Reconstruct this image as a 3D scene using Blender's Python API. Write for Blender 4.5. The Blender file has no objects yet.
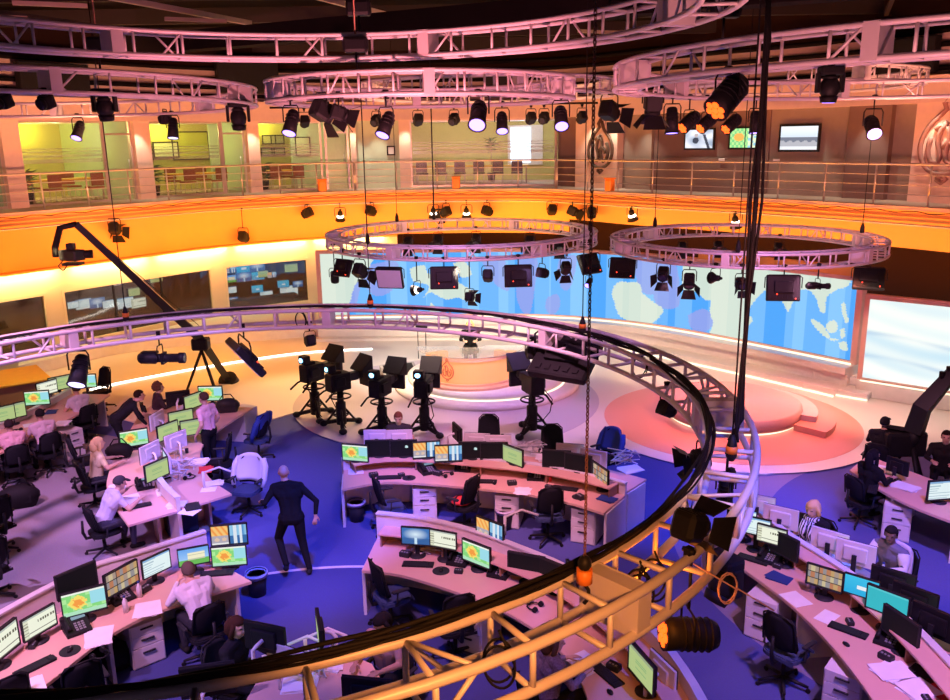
import bpy, math, random
import numpy as np
from mathutils import Vector, Matrix
from mathutils.geometry import tessellate_polygon
random.seed(7)
SC = bpy.context.scene
COL = SC.collection
PI = math.pi
def Rd(a): return math.radians(a)
# ---------------------------------------------------------------- camera
EYE = 6.5                      # eye height above the newsroom floor
FPX, PITCH, ROLL = 834.0, Rd(14.2), Rd(0.858)
cp, sp, cr, sr = math.cos(PITCH), math.sin(PITCH), math.cos(ROLL), math.sin(ROLL)
ROT = np.array([[1, 0, 0], [0, -sp, cp], [0, -cp, -sp]]) @ np.array([[cr, -sr, 0], [sr, cr, 0], [0, 0, 1]])
cam_d = bpy.data.cameras.new('camera'); cam = bpy.data.objects.new('camera', cam_d); COL.objects.link(cam)
cam_d.sensor_width = 36; cam_d.lens = 36 * FPX / 950; cam_d.clip_end = 200
M = Matrix([[ROT[r][0], -ROT[r][1], -ROT[r][2]] for r in range(3)]).to_4x4()
M.translation = (0, 0, EYE); cam.matrix_world = M
SC.camera = cam
def ray(px, py): return ROT @ np.array([(px - 475) / FPX, (py - 350) / FPX, 1.0])
def at(px, py, z):             # where the line of sight through a photo point meets height z
    d = ray(px, py); t = (z - EYE) / d[2]
    return Vector((d[0] * t, d[1] * t, z))
def aty(px, py, Y):            # ... or a vertical plane at distance Y
    d = ray(px, py); t = Y / d[1]
    return Vector((d[0] * t, Y, EYE + d[2] * t))
def proj(P):
    q = (np.array(P, float) - np.array([0, 0, EYE])) @ ROT
    return 475 + FPX * q[0] / q[2], 350 + FPX * q[1] / q[2]
# ---------------------------------------------------------------- mesh builder
def V(*a): return Vector(a)
def frame_of(d):
    d = Vector(d).normalized()
    a = Vector((0, 0, 1)) if abs(d.z) < .9 else Vector((1, 0, 0))
    u = d.cross(a).normalized(); return u, d.cross(u).normalized()
class MB:
    def __init__(s): s.v = []; s.f = []; s.m = []; s.mi = 0; s.sm = []
    def add(s, vs, fs, smooth=False, X=None):
        b = len(s.v)
        s.v += [tuple(X @ Vector(p)) if X is not None else tuple(p) for p in vs]
        s.f += [tuple(b + i for i in f) for f in fs]
        s.m += [s.mi] * len(fs); s.sm += [smooth] * len(fs); return s
    def box(s, c, d, rz=0, X=None, bev=0):
        x, y, z = d[0] / 2, d[1] / 2, d[2] / 2
        Q = Matrix.Translation(c) @ Matrix.Rotation(rz, 4, 'Z')
        if X is not None: Q = X @ Q
        if bev:                # chamfered in plan and on the top edge
            b = min(bev, x * .8, y * .8, z * .8)
            def ring(i, h): return [(x - i, y - b - i * 0, h), (x - b, y - i, h), (-x + b, y - i, h), (-x + i, y - b, h), (-x + i, -y + b, h), (-x + b, -y + i, h), (x - b, -y + i, h), (x - i, -y + b, h)]
            R = ring(b * .5, -z) + ring(0, -z + b) + ring(0, z - b) + ring(b * .5, z)
            fs = [tuple(range(7, -1, -1)), tuple(range(24, 32))]
            for k in range(3):
                for i in range(8): fs.append((k * 8 + i, k * 8 + (i + 1) % 8, k * 8 + 8 + (i + 1) % 8, k * 8 + 8 + i))
            return s.add(R, fs, False, Q)
        vs = [(i * x, j * y, k * z) for k in (-1, 1) for j in (-1, 1) for i in (-1, 1)]
        return s.add(vs, [(0, 2, 3, 1), (4, 5, 7, 6), (0, 1, 5, 4), (2, 6, 7, 3), (0, 4, 6, 2), (1, 3, 7, 5)], False, Q)
    def tube(s, pts, r, n=6, closed=False, caps=True, X=None, flat=None):
        pts = [Vector(p) for p in pts]; N = len(pts)
        rs = r if isinstance(r, (list, tuple)) else [r] * N
        vs = []; u = None
        for i, p in enumerate(pts):
            if closed: d = pts[(i + 1) % N] - pts[i - 1]
            else: d = pts[min(i + 1, N - 1)] - pts[max(i - 1, 0)]
            d = d.normalized() if d.length > 1e-9 else Vector((0, 0, 1))
            if u is None: u, w = frame_of(d)
            else:
                u = (u - d * u.dot(d)); u = u.normalized() if u.length > 1e-6 else frame_of(d)[0]
                w = d.cross(u)
            for k in range(n):
                a = 2 * PI * k / n
                vs.append(p + u * math.cos(a) * rs[i] + w * math.sin(a) * rs[i])
        fs = []
        for i in range(N if closed else N - 1):
            j = (i + 1) % N
            for k in range(n):
                l = (k + 1) % n
                fs.append((i * n + k, i * n + l, j * n + l, j * n + k))
        s.add(vs, fs, n > 4, X)
        if caps and not closed:
            b = len(s.v) - len(vs)
            s.f += [tuple(b + k for k in range(n - 1, -1, -1)), tuple(b + (N - 1) * n + k for k in range(n))]
            s.m += [s.mi] * 2; s.sm += [False] * 2
        return s
    def cyl(s, a, b, r0, r1=None, n=12, X=None): return s.tube([a, b], [r0, r0 if r1 is None else r1], n, X=X)
    def lathe(s, prof, n=16, X=None, smooth=True):      # prof: (radius, z)
        vs = [(r * math.cos(2 * PI * k / n), r * math.sin(2 * PI * k / n), z) for r, z in prof for k in range(n)]
        fs = [(i * n + k, i * n + (k + 1) % n, (i + 1) * n + (k + 1) % n, (i + 1) * n + k) for i in range(len(prof) - 1) for k in range(n)]
        fs += [tuple(range(n - 1, -1, -1)), tuple((len(prof) - 1) * n + k for k in range(n))]
        return s.add(vs, fs, smooth, X)
    def ball(s, c, r, n=10, X=None):
        r = r if isinstance(r, (tuple, list)) else (r, r, r)
        m = max(5, n // 2 + 1); vs = []
        for i in range(m + 1):
            t = PI * i / m; t = min(max(t, .02), PI - .02)
            for k in range(n):
                a = 2 * PI * k / n
                vs.append((c[0] + r[0] * math.sin(t) * math.cos(a), c[1] + r[1] * math.sin(t) * math.sin(a), c[2] + r[2] * math.cos(t)))
        fs = [(i * n + k, (i + 1) * n + k, (i + 1) * n + (k + 1) % n, i * n + (k + 1) % n) for i in range(m) for k in range(n)]
        fs += [tuple(range(n)), tuple(m * n + k for k in range(n - 1, -1, -1))]
        return s.add(vs, fs, True, X)
    def prism(s, poly, z0, z1, X=None, tess=False):
        n = len(poly)
        A = sum(poly[i][0] * poly[(i + 1) % n][1] - poly[(i + 1) % n][0] * poly[i][1] for i in range(n))
        if A < 0: poly = poly[::-1]
        vs = [(p[0], p[1], z0) for p in poly] + [(p[0], p[1], z1) for p in poly]
        tri = tessellate_polygon([[Vector((p[0], p[1], 0)) for p in poly]]) if tess else None
        caps = [tuple(t) for t in tri] + [tuple(n + i for i in t) for t in tri] if tri else [tuple(range(n - 1, -1, -1)), tuple(range(n, 2 * n))]
        fs = caps + [(i, (i + 1) % n, n + (i + 1) % n, n + i) for i in range(n)]
        return s.add(vs, fs, False, X)
    def strip(s, A, B, z0, z1):       # solid between two plan curves with equal counts
        n = len(A)
        vs = [(p[0], p[1], z0) for p in A] + [(p[0], p[1], z0) for p in B] + [(p[0], p[1], z1) for p in A] + [(p[0], p[1], z1) for p in B]
        fs = []
        for i in range(n - 1):
            fs += [(i, i + 1, n + i + 1, n + i), (2 * n + i, 3 * n + i, 3 * n + i + 1, 2 * n + i + 1), (i, 2 * n + i, 2 * n + i + 1, i + 1), (n + i, n + i + 1, 3 * n + i + 1, 3 * n + i)]
        fs += [(0, n, 3 * n, 2 * n), (n - 1, 3 * n - 1, 4 * n - 1, 2 * n - 1)]
        fs[-1] = (n - 1, 3 * n - 1, 4 * n - 1, 2 * n - 1)[::1]
        return s.add(vs, fs)
    def mesh(s, name, mats):
        me = bpy.data.meshes.new(name); me.from_pydata(s.v, [], s.f); me.update()
        for m in (mats if isinstance(mats, (list, tuple)) else [mats]): me.materials.append(m)
        me.polygons.foreach_set('material_index', s.m); me.polygons.foreach_set('use_smooth', s.sm)
        return me
def link(name, me, parent=None, loc=None, rot=None, scale=None):
    o = bpy.data.objects.new(name, me); COL.objects.link(o)
    if parent: o.parent = parent
    if loc is not None: o.location = loc
    if rot is not None: o.rotation_euler = rot
    if scale is not None: o.scale = scale
    return o
def tag(o, label=None, cat=None, group=None, kind=None):
    if label: o['label'] = label
    if cat: o['category'] = cat
    if group: o['group'] = group
    if kind: o['kind'] = kind
    return o
def thing(name, label, cat, loc=(0, 0, 0), rz=0, group=None, scale=None):
    o = link(name, None, None, loc, (0, 0, rz), scale); o.empty_display_size = .1
    return tag(o, label, cat, group)
def part(name, mb, mat, parent, loc=None, rot=None, label=None):
    o = link(name, mb.mesh(name, mat) if isinstance(mb, MB) else mb, parent, loc, rot)
    if label: o['label'] = label
    return o
def single(name, mb, mat, label, cat, loc=(0, 0, 0), rz=0, group=None):
    return tag(link(name, mb.mesh(name, mat) if isinstance(mb, MB) else mb, None, loc, (0, 0, rz)), label, cat, group)
def struct(name, mb, mat, parent=None):
    o = link(name, mb.mesh(name, mat), parent)
    if parent is None: o['kind'] = 'structure'
    return o
# kits: meshes built once, every instance gets its own objects
KIT = {}
def kit(key, rows): KIT[key] = [(n, mb.mesh(n, mat), par, loc) for n, mb, mat, par, loc in rows]
def place(key, name, label, cat, loc, rz=0, group=None, scale=None, rots=None, skip=(), mats=None, labels=None, extra=None):
    root = thing(name, label, cat, loc, rz, group, scale); made = {}
    for i, (n, me, par, l) in enumerate(KIT[key]):
        if n in skip: continue
        o = link(n, me, made[par] if par is not None else root, l)
        if rots and n in rots: o.rotation_euler = rots[n]
        if mats and n in mats:
            o.material_slots[0].link = 'OBJECT'; o.material_slots[0].material = mats[n]
        if labels and n in labels: o['label'] = labels[n]
        made[i] = o
    return root
# ---------------------------------------------------------------- materials
def mat(name, col, rough=.6, metal=0, var=.08, vs=6, emit=None, es=0, alpha=1, trans=0, bump=0, bs=60, spec=.5):
    m = bpy.data.materials.new(name); m.use_nodes = True; nt = m.node_tree
    b = nt.nodes['Principled BSDF']; N = nt.nodes.new; L = nt.links.new
    tc = N('ShaderNodeTexCoord'); nz = N('ShaderNodeTexNoise'); nz.inputs['Scale'].default_value = vs; nz.inputs['Detail'].default_value = 4
    L(tc.outputs['Object'], nz.inputs['Vector'])
    mx = N('ShaderNodeMix'); mx.data_type = 'RGBA'
    mx.inputs['A'].default_value = (*[c * (1 - var) for c in col], 1); mx.inputs['B'].default_value = (*[min(1, c * (1 + var)) for c in col], 1)
    L(nz.outputs['Fac'], mx.inputs['Factor']); L(mx.outputs['Result'], b.inputs['Base Color'])
    b.inputs['Roughness'].default_value = rough; b.inputs['Metallic'].default_value = metal
    b.inputs['Specular IOR Level'].default_value = spec
    if emit: b.inputs['Emission Color'].default_value = (*emit, 1); b.inputs['Emission Strength'].default_value = es
    if alpha < 1: b.inputs['Alpha'].default_value = alpha
    if trans: b.inputs['Transmission Weight'].default_value = trans
    if bump:
        n2 = N('ShaderNodeTexNoise'); n2.inputs['Scale'].default_value = bs; L(tc.outputs['Object'], n2.inputs['Vector'])
        bp = N('ShaderNodeBump'); bp.inputs['Strength'].default_value = bump; L(n2.outputs['Fac'], bp.inputs['Height']); L(bp.outputs['Normal'], b.inputs['Normal'])
    return m
def glow(name, col, s): return mat(name, (.02, .02, .02), .4, 0, 0, emit=col, es=s)
def glassmat(name, col, a, rough=.05):
    m = bpy.data.materials.new(name); m.use_nodes = True; nt = m.node_tree; N = nt.nodes.new; L = nt.links.new
    nt.nodes.clear(); o = N('ShaderNodeOutputMaterial'); t = N('ShaderNodeBsdfTransparent'); g = N('ShaderNodeBsdfGlossy'); d = N('ShaderNodeBsdfDiffuse')
    g.inputs['Roughness'].default_value = rough; d.inputs['Color'].default_value = (*col, 1); t.inputs['Color'].default_value = (.93, .95, .93, 1)
    m1 = N('ShaderNodeMixShader'); m1.inputs[0].default_value = .35; L(d.outputs[0], m1.inputs[1]); L(g.outputs[0], m1.inputs[2])
    m2 = N('ShaderNodeMixShader'); m2.inputs[0].default_value = a; L(t.outputs[0], m2.inputs[1]); L(m1.outputs[0], m2.inputs[2]); L(m2.outputs[0], o.inputs[0])
    return m
def screenmat(name, s):        # a lit display: its picture is a colour attribute on the panel's own grid
    m = bpy.data.materials.new(name); m.use_nodes = True; nt = m.node_tree; N = nt.nodes.new; L = nt.links.new
    b = nt.nodes['Principled BSDF']; b.inputs['Base Color'].default_value = (.006, .006, .007, 1); b.inputs['Roughness'].default_value = .45; b.inputs['Specular IOR Level'].default_value = .15
    a = N('ShaderNodeAttribute'); a.attribute_name = 'picture'; L(a.outputs['Color'], b.inputs['Emission Color']); b.inputs['Emission Strength'].default_value = s
    return m
K = {}
K['truss'] = mat('truss_paint', (.72, .68, .70), .45, .1)
K['black'] = mat('black_metal', (.012, .012, .014), .55, 0, .3, spec=.22)
K['rubber'] = mat('black_rubber', (.010, .009, .010), .7, spec=.2)
K['mesh'] = mat('chair_mesh', (.014, .014, .018), .85, 0, .25, 40, spec=.12)
K['seatblue'] = mat('seat_fabric', (.03, .05, .13), .85, 0, .2, 30)
K['grey'] = mat('grey_plastic', (.30, .30, .33), .5)
K['dgrey'] = mat('dark_plastic', (.025, .025, .03), .5, spec=.25)
K['silver'] = mat('silver_metal', (.7, .7, .74), .35, .6)
K['lgrey'] = mat('light_plastic', (.72, .70, .74), .5)
K['white'] = mat('white_paint', (.82, .80, .79), .6)
K['wood'] = mat('pale_beech_laminate', (.72, .45, .36), .42, 0, .06, 3, spec=.3)
K['edge'] = mat('beech_edge', (.66, .45, .33), .5)
K['panel'] = mat('cream_panel', (.78, .72, .72), .55)
K['brownwood'] = mat('brown_shelf', (.36, .19, .12), .5)
K['cab'] = mat('cabinet_grey', (.72, .69, .70), .5)
K['paper'] = mat('paper', (.88, .86, .88), .8)
K['orangewall'] = mat('fascia_paint', (.88, .42, .10), .7, 0, .04, 2)
K['cream'] = mat('cream_wall', (.86, .76, .50), .7, 0, .04, 2)
K['peach'] = mat('peach_column', (.80, .62, .50), .7)
K['beige'] = mat('beige_wall', (.62, .47, .38), .8)
K['ygreen'] = mat('yellow_green_wall', (.58, .55, .20), .8)
K['pgreen'] = mat('pale_green_wall', (.52, .66, .48), .8)
K['greywall'] = mat('taupe_wall', (.30, .245, .20), .8)
K['brownwall'] = mat('brown_wall', (.20, .13, .11), .8)
K['darkwall'] = mat('dark_wall', (.022, .009, .006), .9, spec=.1)
K['ceil'] = mat('black_ceiling', (.008, .006, .006), .9, spec=.1)
K['steel'] = mat('dark_steel', (.03, .022, .02), .6, .1, spec=.2)
K['rail'] = mat('steel_rail', (.62, .55, .50), .35, .5)
K['stage'] = mat('stage_vinyl', (.86, .80, .72), .32, 0, .03, 1)
K['stagelilac'] = mat('lilac_vinyl', (.60, .52, .58), .32, 0, .03, 1)
K['stagered'] = mat('coral_vinyl', (.82, .36, .28), .35, 0, .03, 1)
K['stagewhite'] = mat('stage_white', (.86, .82, .78), .38)
K['frost'] = mat('frosted_acrylic', (.42, .20, .12), .3, emit=(1, .42, .13), es=.75)
K['skin'] = mat('skin', (.62, .38, .28), .55); K['skin2'] = mat('tanned_skin', (.42, .24, .17), .55); K['skin3'] = mat('brown_skin', (.20, .11, .08), .55)
K['lip'] = mat('lips', (.45, .16, .15), .5); K['eye'] = mat('eye_dark', (.03, .02, .02), .3)
K['leaf'] = mat('leaf', (.08, .20, .05), .6, 0, .5, 20)
K['copper'] = mat('orange_chair', (.36, .10, .04), .6)
K['red'] = mat('red_cloth', (.75, .05, .05), .7)
K['bluecloth'] = mat('blue_cloth', (.02, .05, .24), .8)
K['whitecloth'] = mat('white_cloth', (.70, .66, .74), .8, 0, .06, 10)
K['orangeplastic'] = mat('orange_plastic', (.85, .25, .03), .5)
K['bluebin'] = mat('bin_liner', (.50, .48, .62), .4)
K['chain'] = mat('chain_steel', (.25, .12, .08), .4, .6)
K['yellowdesk'] = mat('yellow_counter', (.92, .52, .05), .5)
K['glass'] = glassmat('office_glass', (.62, .66, .58), .07, .25)
K['cglass'] = glassmat('control_room_glass', (.16, .11, .07), .22)
K['tglass'] = glassmat('desk_glass', (.62, .56, .55), .35)
K['band'] = glassmat('frosted_band', (.75, .78, .72), .22, .4)
K['coolglow'] = glow('cool_lens', (.58, .50, 1.0), 2.4); K['violetglow'] = glow('violet_lens', (.30, .20, 1), 4.2)
K['warmglow'] = glow('warm_lens', (1, .86, .62), 7); K['orangeglow'] = glow('orange_lens', (1, .095, .006), 3.2)
K['lensdark'] = mat('dark_lens', (.03, .03, .05), .15); K['tally'] = glow('tally_lens', (.25, .65, 1), 5); K['led'] = glow('red_led', (1, .05, .02), 4)
K['strip'] = glow('light_strip', (1, .86, .62), 1.7); K['wstrip'] = glow('white_strip', (1, .95, .85), 6); K['lilacface'] = mat('diffuser', (.55, .48, .62), .6, emit=(.5, .4, .6), es=.12)
K['screen'] = screenmat('lit_display', .95); K['ledwall'] = screenmat('led_wall_display', 1.1); K['tv'] = screenmat('tv_display', 1.2)
# ---------------------------------------------------------------- display pictures
def picmesh(name, w, h, nx, ny, fn, mat_, curve=None):
    vs = []; fs = []; cols = []
    for j in range(ny + 1):
        for i in range(nx + 1): vs.append((w * (i / nx - .5), 0, h * j / ny))
    for j in range(ny):
        for i in range(nx):
            a = j * (nx + 1) + i; fs.append((a, a + 1, a + nx + 2, a + nx + 1)); cols.append(fn((i + .5) / nx, (j + .5) / ny))
    return picdata(name, vs, fs, cols, mat_)
def picdata(name, vs, fs, cols, mat_):
    me = bpy.data.meshes.new(name); me.from_pydata([tuple(v) for v in vs], [], fs); me.update(); me.materials.append(mat_)
    at_ = me.color_attributes.new('picture', 'FLOAT_COLOR', 'CORNER')
    c = np.ones((len(fs), 4, 4), np.float32); c[:, :, :3] = np.array(cols, np.float32)[:, None, :]
    at_.data.foreach_set('color', c.ravel()); return me
rnd = random.Random(3)
def lerp(a, b, t): return tuple(x + (y - x) * t for x, y in zip(a, b))
def c_weather(u, v):
    if v > .9: return (.9, .93, .85)
    d = math.hypot((u - .36) * 1.5, v - .52) + .05 * math.sin(u * 31) * math.sin(v * 23 + 1) + .03 * math.sin(u * 57 + v * 31)
    if d < .17: return (.95, .35, .06)
    if d < .30: return (.98, .75, .15)
    if u > .66 and v > .35: return (.35, .75, .85)
    if v < .18: return (.45, .8, .55)
    return (.25, .72, .22) if (int(u * 9) + int(v * 5)) % 3 else (.45, .85, .35)
def c_green(u, v):
    if v > .88: return (.34, .42, .26)
    if abs(u - .5) < .22 and abs(v - .5) < .2 and int(v * 40) % 4 == 0: return (.25, .45, .2)
    return (.46, .58, .24)
def c_doc(u, v):
    if v > .92: return (.5, .55, .5)
    if u < .16: return (.75, .78, .6) if int(v * 20) % 3 else (.35, .35, .25)
    if .6 < v < .72 and u > .45: return (.1, .1, .06) if (int(u * 37) % 3) else (.9, .92, .75)
    if v < .25 and int(v * 40) % 3 == 0: return (.2, .2, .16)
    return (.90, .93, .76)
def c_list(u, v):
    if v > .9: return (.25, .45, .75)
    if int(v * 22) % 3 == 1 and u < .3 + .55 * ((int(v * 22) * 37) % 10) / 10: return (.45, .6, .68)
    return (.80, .93, .95)
def c_news(u, v):
    if abs(u - .5) < .015 or v < .05: return (.02, .02, .03)
    if u < .5:
        if v > .5: return lerp((.95, .25, .03), (.95, .62, .2), min(1, abs(math.sin(u * 19 + v * 7))))
        if math.hypot((u - .15) * 1.4, v - .3) < .1 or math.hypot((u - .36) * 1.4, v - .3) < .1: return (.75, .55, .42)
        return (.45, .42, .5) if v > .14 else (.85, .85, .85)
    if abs(u - .68) < .05 or abs(u - .84) < .04: return (.75, .82, .9)
    return (.04, .16, .42) if v < .45 else lerp((.06, .25, .6), (.3, .6, .85), abs(math.sin(u * 14)))
def c_mosaic(u, v):
    if (u * 3) % 1 < .06 or (v * 3) % 1 < .08: return (.03, .03, .03)
    return ((.55, .35, .15), (.4, .3, .25), (.6, .5, .3), (.3, .28, .3), (.5, .2, .1))[(int(u * 3) * 2 + int(v * 3) * 3 + int(u * 9) % 2) % 5]
def c_lake(u, v):
    d = math.hypot(u - .5, (v - .62) * 1.2)
    b = lerp((.75, .9, 1), (.05, .18, .5), min(1, d * 2.1))
    if v < .38: b = lerp(b, (.03, .10, .28), .6)
    if abs(u - .5) < .06 and v < .4: b = (.6, .8, .95)
    return b
def c_meadow(u, v):
    if .3 < u < .88 and .3 < v < .75: return (.92, .88, .62) if int(v * 14) % 4 else (.6, .6, .45)
    if v < .32: return (.15, .5, .1)
    return lerp((.45, .7, 1), (.15, .4, .9), v)
def c_cyan(u, v): return (.85, .9, .95) if abs(u - .52) < .15 and abs(v - .45) < .1 else lerp((.02, .42, .78), (.05, .55, .85), v)
def c_teal(u, v): return (.04, .50, .58) if v < .9 else (.10, .6, .66)
def c_black(u, v): return (.004, .004, .005)
def c_logo(u, v): return (.6, .8, .8) if math.hypot((u - .62) * 1.5, v - .62) < .09 else (.004, .004, .006)
def c_bw(u, v):
    if math.hypot((u - .38) * 1.5, (v - .42)) < .17 or abs(u - .74 + .25 * (v - .5)) < .05 and v < .75: return (.05, .06, .09)
    if math.hypot((u - .40) * 1.5, v - .70) < .10: return (.55, .45, .45)
    return lerp((.35, .42, .55), (.85, .87, .95), min(1, max(0, .5 + .3 * (math.sin(u * 9 + 2 * math.sin(v * 5)) + math.sin(v * 8 + u * 3)))))
def c_land(u, v):
    if v > .55: return lerp((.65, .75, .85), (.9, .93, .95), (v - .55) * 2)
    if v > .36 + .05 * math.sin(u * 30): return (.18, .2, .26)
    if v > .15: return (.45, .45, .5)
    return (.8, .82, .85)
def c_radar(u, v):
    if math.hypot(u - .3, (v - .55) * .8) < .17: return (.95, .45, .1)
    if u > .6: return (.75, .88, .6) if (int(u * 10) + int(v * 8)) % 3 else (.3, .6, .75)
    return (.2, .65, .25) if (int(u * 14) + int(v * 7)) % 2 else (.5, .8, .3)
PIC = dict(weather=c_weather, green=c_green, doc=c_doc, list=c_list, news=c_news, mosaic=c_mosaic, lake=c_lake, meadow=c_meadow, cyan=c_cyan, teal=c_teal, black=c_black, logo=c_logo)
PICM = {}
def pic(n):
    if n not in PICM: PICM[n] = picmesh('display', .47, .285, 40, 24, PIC[n], K['screen'])
    return PICM[n]
# ---------------------------------------------------------------- plan curves
class Curve:
    def __init__(s, pts, step=.1, smooth=True):
        P = [np.array(p, float) for p in pts]; out = []
        for i in range(len(P) - 1):
            p0, p1, p2, p3 = P[max(i - 1, 0)], P[i], P[i + 1], P[min(i + 2, len(P) - 1)]
            n = max(2, int(np.linalg.norm(p2 - p1) / step))
            for k in range(n):
                t = k / n
                out.append(.5 * (2 * p1 + (p2 - p0) * t + (2 * p0 - 5 * p1 + 4 * p2 - p3) * t * t + (3 * p1 - p0 - 3 * p2 + p3) * t ** 3) if smooth else p1 + (p2 - p1) * t)
        out.append(P[-1]); s.p = np.array(out); d = np.linalg.norm(np.diff(s.p, axis=0), axis=1); s.s = np.r_[0, np.cumsum(d)]; s.len = s.s[-1]
    def pt(s, t): return np.array([np.interp(t, s.s, s.p[:, 0]), np.interp(t, s.s, s.p[:, 1])])
    def tan(s, t): d = s.pt(min(t + .15, s.len)) - s.pt(max(t - .15, 0)); return d / np.linalg.norm(d)
    def nor(s, t): a = s.tan(t); return np.array([-a[1], a[0]])      # left of travel
    def sub(s, t0, t1, n, off=0): return [tuple(s.pt(t) + off * s.nor(t)) for t in np.linspace(t0, t1, n)]
    def px(s, x, z, off=0):         # arc length where the curve shows at photo column x
        b = None
        for t in np.arange(0, s.len, .05):
            p = s.pt(t) + off * s.nor(t)
            if p[1] < 3: continue
            e = abs(proj((p[0], p[1], z))[0] - x)
            if b is None or e < b[0]: b = (e, t)
        return b[1]
# the outer wall under the gallery, from far left round to the right; left of travel = outwards
EDGE = Curve([(-19.5, 13), (-17.2, 18), (-15.2, 21.6), (-13.4, 24.2), (-11.4, 27.0), (-9.2, 29.8), (-6.4, 31.8), (-3.5, 32.6), (0, 32.7), (2.5, 32.2), (4.2, 30.6), (5.7, 28.7), (8.8, 25.5), (10.6, 23.1), (12.0, 21.0), (14.0, 17.6), (16.5, 13)])
LE = EDGE.len
GZ = 4.65                      # gallery floor level
def band(t0, t1, off0, off1, z0, z1, mb=None, n=None):
    mb = mb or MB(); n = n or max(2, int((t1 - t0) / .4) + 1)
    return mb.strip(EDGE.sub(t0, t1, n, off1), EDGE.sub(t0, t1, n, off0), z0, z1)
def face_at(t, off=0, z=0):        # position on the wall and the turn that faces the room
    p = EDGE.pt(t) + off * EDGE.nor(t); n = -EDGE.nor(t)
    return Vector((p[0], p[1], z)), math.atan2(n[1], n[0]) + PI / 2
# ---------------------------------------------------------------- floor, ceiling, outer walls
def floor_mat():
    m = mat('newsroom_carpet', (.1, .1, .1), .95, bump=.25, bs=90); nt = m.node_tree; N = nt.nodes.new; L = nt.links.new; b = nt.nodes['Principled BSDF']
    tc = N('ShaderNodeTexCoord')
    def disc(c, r):
        d = N('ShaderNodeVectorMath'); d.operation = 'DISTANCE'; d.inputs[1].default_value = (*c, 0); L(tc.outputs['Object'], d.inputs[0])
        g = N('ShaderNodeMath'); g.operation = 'LESS_THAN'; g.inputs[1].default_value = r; L(d.outputs['Value'], g.inputs[0]); return g.outputs[0]
    def sub(a, b_):
        g = N('ShaderNodeMath'); g.operation = 'SUBTRACT'; g.use_clamp = True; L(a, g.inputs[0]); L(b_, g.inputs[1]); return g.outputs[0]
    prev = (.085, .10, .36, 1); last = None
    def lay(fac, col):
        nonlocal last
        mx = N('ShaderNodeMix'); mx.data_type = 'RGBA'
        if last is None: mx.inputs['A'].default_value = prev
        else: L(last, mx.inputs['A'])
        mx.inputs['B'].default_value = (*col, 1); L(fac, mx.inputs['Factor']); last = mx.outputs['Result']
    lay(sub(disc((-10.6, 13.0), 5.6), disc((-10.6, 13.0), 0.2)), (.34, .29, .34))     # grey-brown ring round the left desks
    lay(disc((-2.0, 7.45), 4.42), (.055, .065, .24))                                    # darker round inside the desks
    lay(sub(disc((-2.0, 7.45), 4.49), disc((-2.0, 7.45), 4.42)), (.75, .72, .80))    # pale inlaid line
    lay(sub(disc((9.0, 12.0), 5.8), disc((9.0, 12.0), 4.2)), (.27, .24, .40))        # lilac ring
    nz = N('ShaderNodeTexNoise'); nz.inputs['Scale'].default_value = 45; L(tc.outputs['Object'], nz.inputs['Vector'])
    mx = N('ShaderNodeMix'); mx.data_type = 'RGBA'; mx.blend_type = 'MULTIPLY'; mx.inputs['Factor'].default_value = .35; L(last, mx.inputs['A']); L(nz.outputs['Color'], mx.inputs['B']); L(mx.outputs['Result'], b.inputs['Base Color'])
    return m
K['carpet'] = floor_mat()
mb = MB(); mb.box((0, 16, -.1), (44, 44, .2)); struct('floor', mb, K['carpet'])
mb = MB(); mb.box((0, 18, 10.4), (50, 50, .3)); struct('ceiling', mb, K['ceil'])
# raised stage vinyl and its inlaid circles
def arc(c, r, a0, a1, n=40, ry=None): return [(c[0] + r * math.cos(Rd(a0 + (a1 - a0) * i / n)), c[1] + (ry or r) * math.sin(Rd(a0 + (a1 - a0) * i / n))) for i in range(n + 1)]
front = [at(x, y, .03)[:2] for x, y in ((20, 366), (60, 400), (120, 418), (165, 431), (215, 427), (262, 422), (300, 411), (302, 421), (325, 436), (349, 445), (372, 459))] + [(0.2, 15.2), (2.1, 15.9)] + [at(x, y, .03)[:2] for x, y in ((612, 440), (650, 455), (700, 470), (765, 474), (830, 466), (872, 450))] + [(12.2, 16.4)]
back = EDGE.sub(LE * .9, LE * .13, 60, -.02)
mb = MB(); mb.prism([tuple(p) for p in front] + [p for p in back if p[1] > 16.6], 0.001, .03, tess=True); struct('stage_floor', mb, K['stage'])
def disc(name, c, r, z, m, ri=0):
    mb = MB()
    if ri: mb.strip(arc(c, r, 0, 360, 72), arc(c, ri, 0, 360, 72), .028, z)
    else: mb.prism(arc(c, r, 0, 360, 72)[:-1], .028, z)
    return struct(name, mb, m)
disc('floor_inlay_lilac', (-.75, 20.6), 3.9, .036, K['stagelilac'])
disc('floor_inlay_coral', (5.95, 18.61), 2.9, .036, K['stagered'])
disc('floor_inlay_pale', (5.95, 18.61), 3.3, .033, K['stage'])
# orange zone of floor behind the left light line
lineL = Curve([at(x, y, .03)[:2] for x, y in ((90, 390), (120, 383), (200, 368), (285, 355), (330, 351), (372, 349))])
mb = MB(); mb.strip(lineL.sub(0, lineL.len, 24), lineL.sub(0, lineL.len, 24, -.07), .03, .06); single('floor_light_strip', mb, K['wstrip'], 'bright light line set in the floor below the control room windows', 'light strip')
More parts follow.
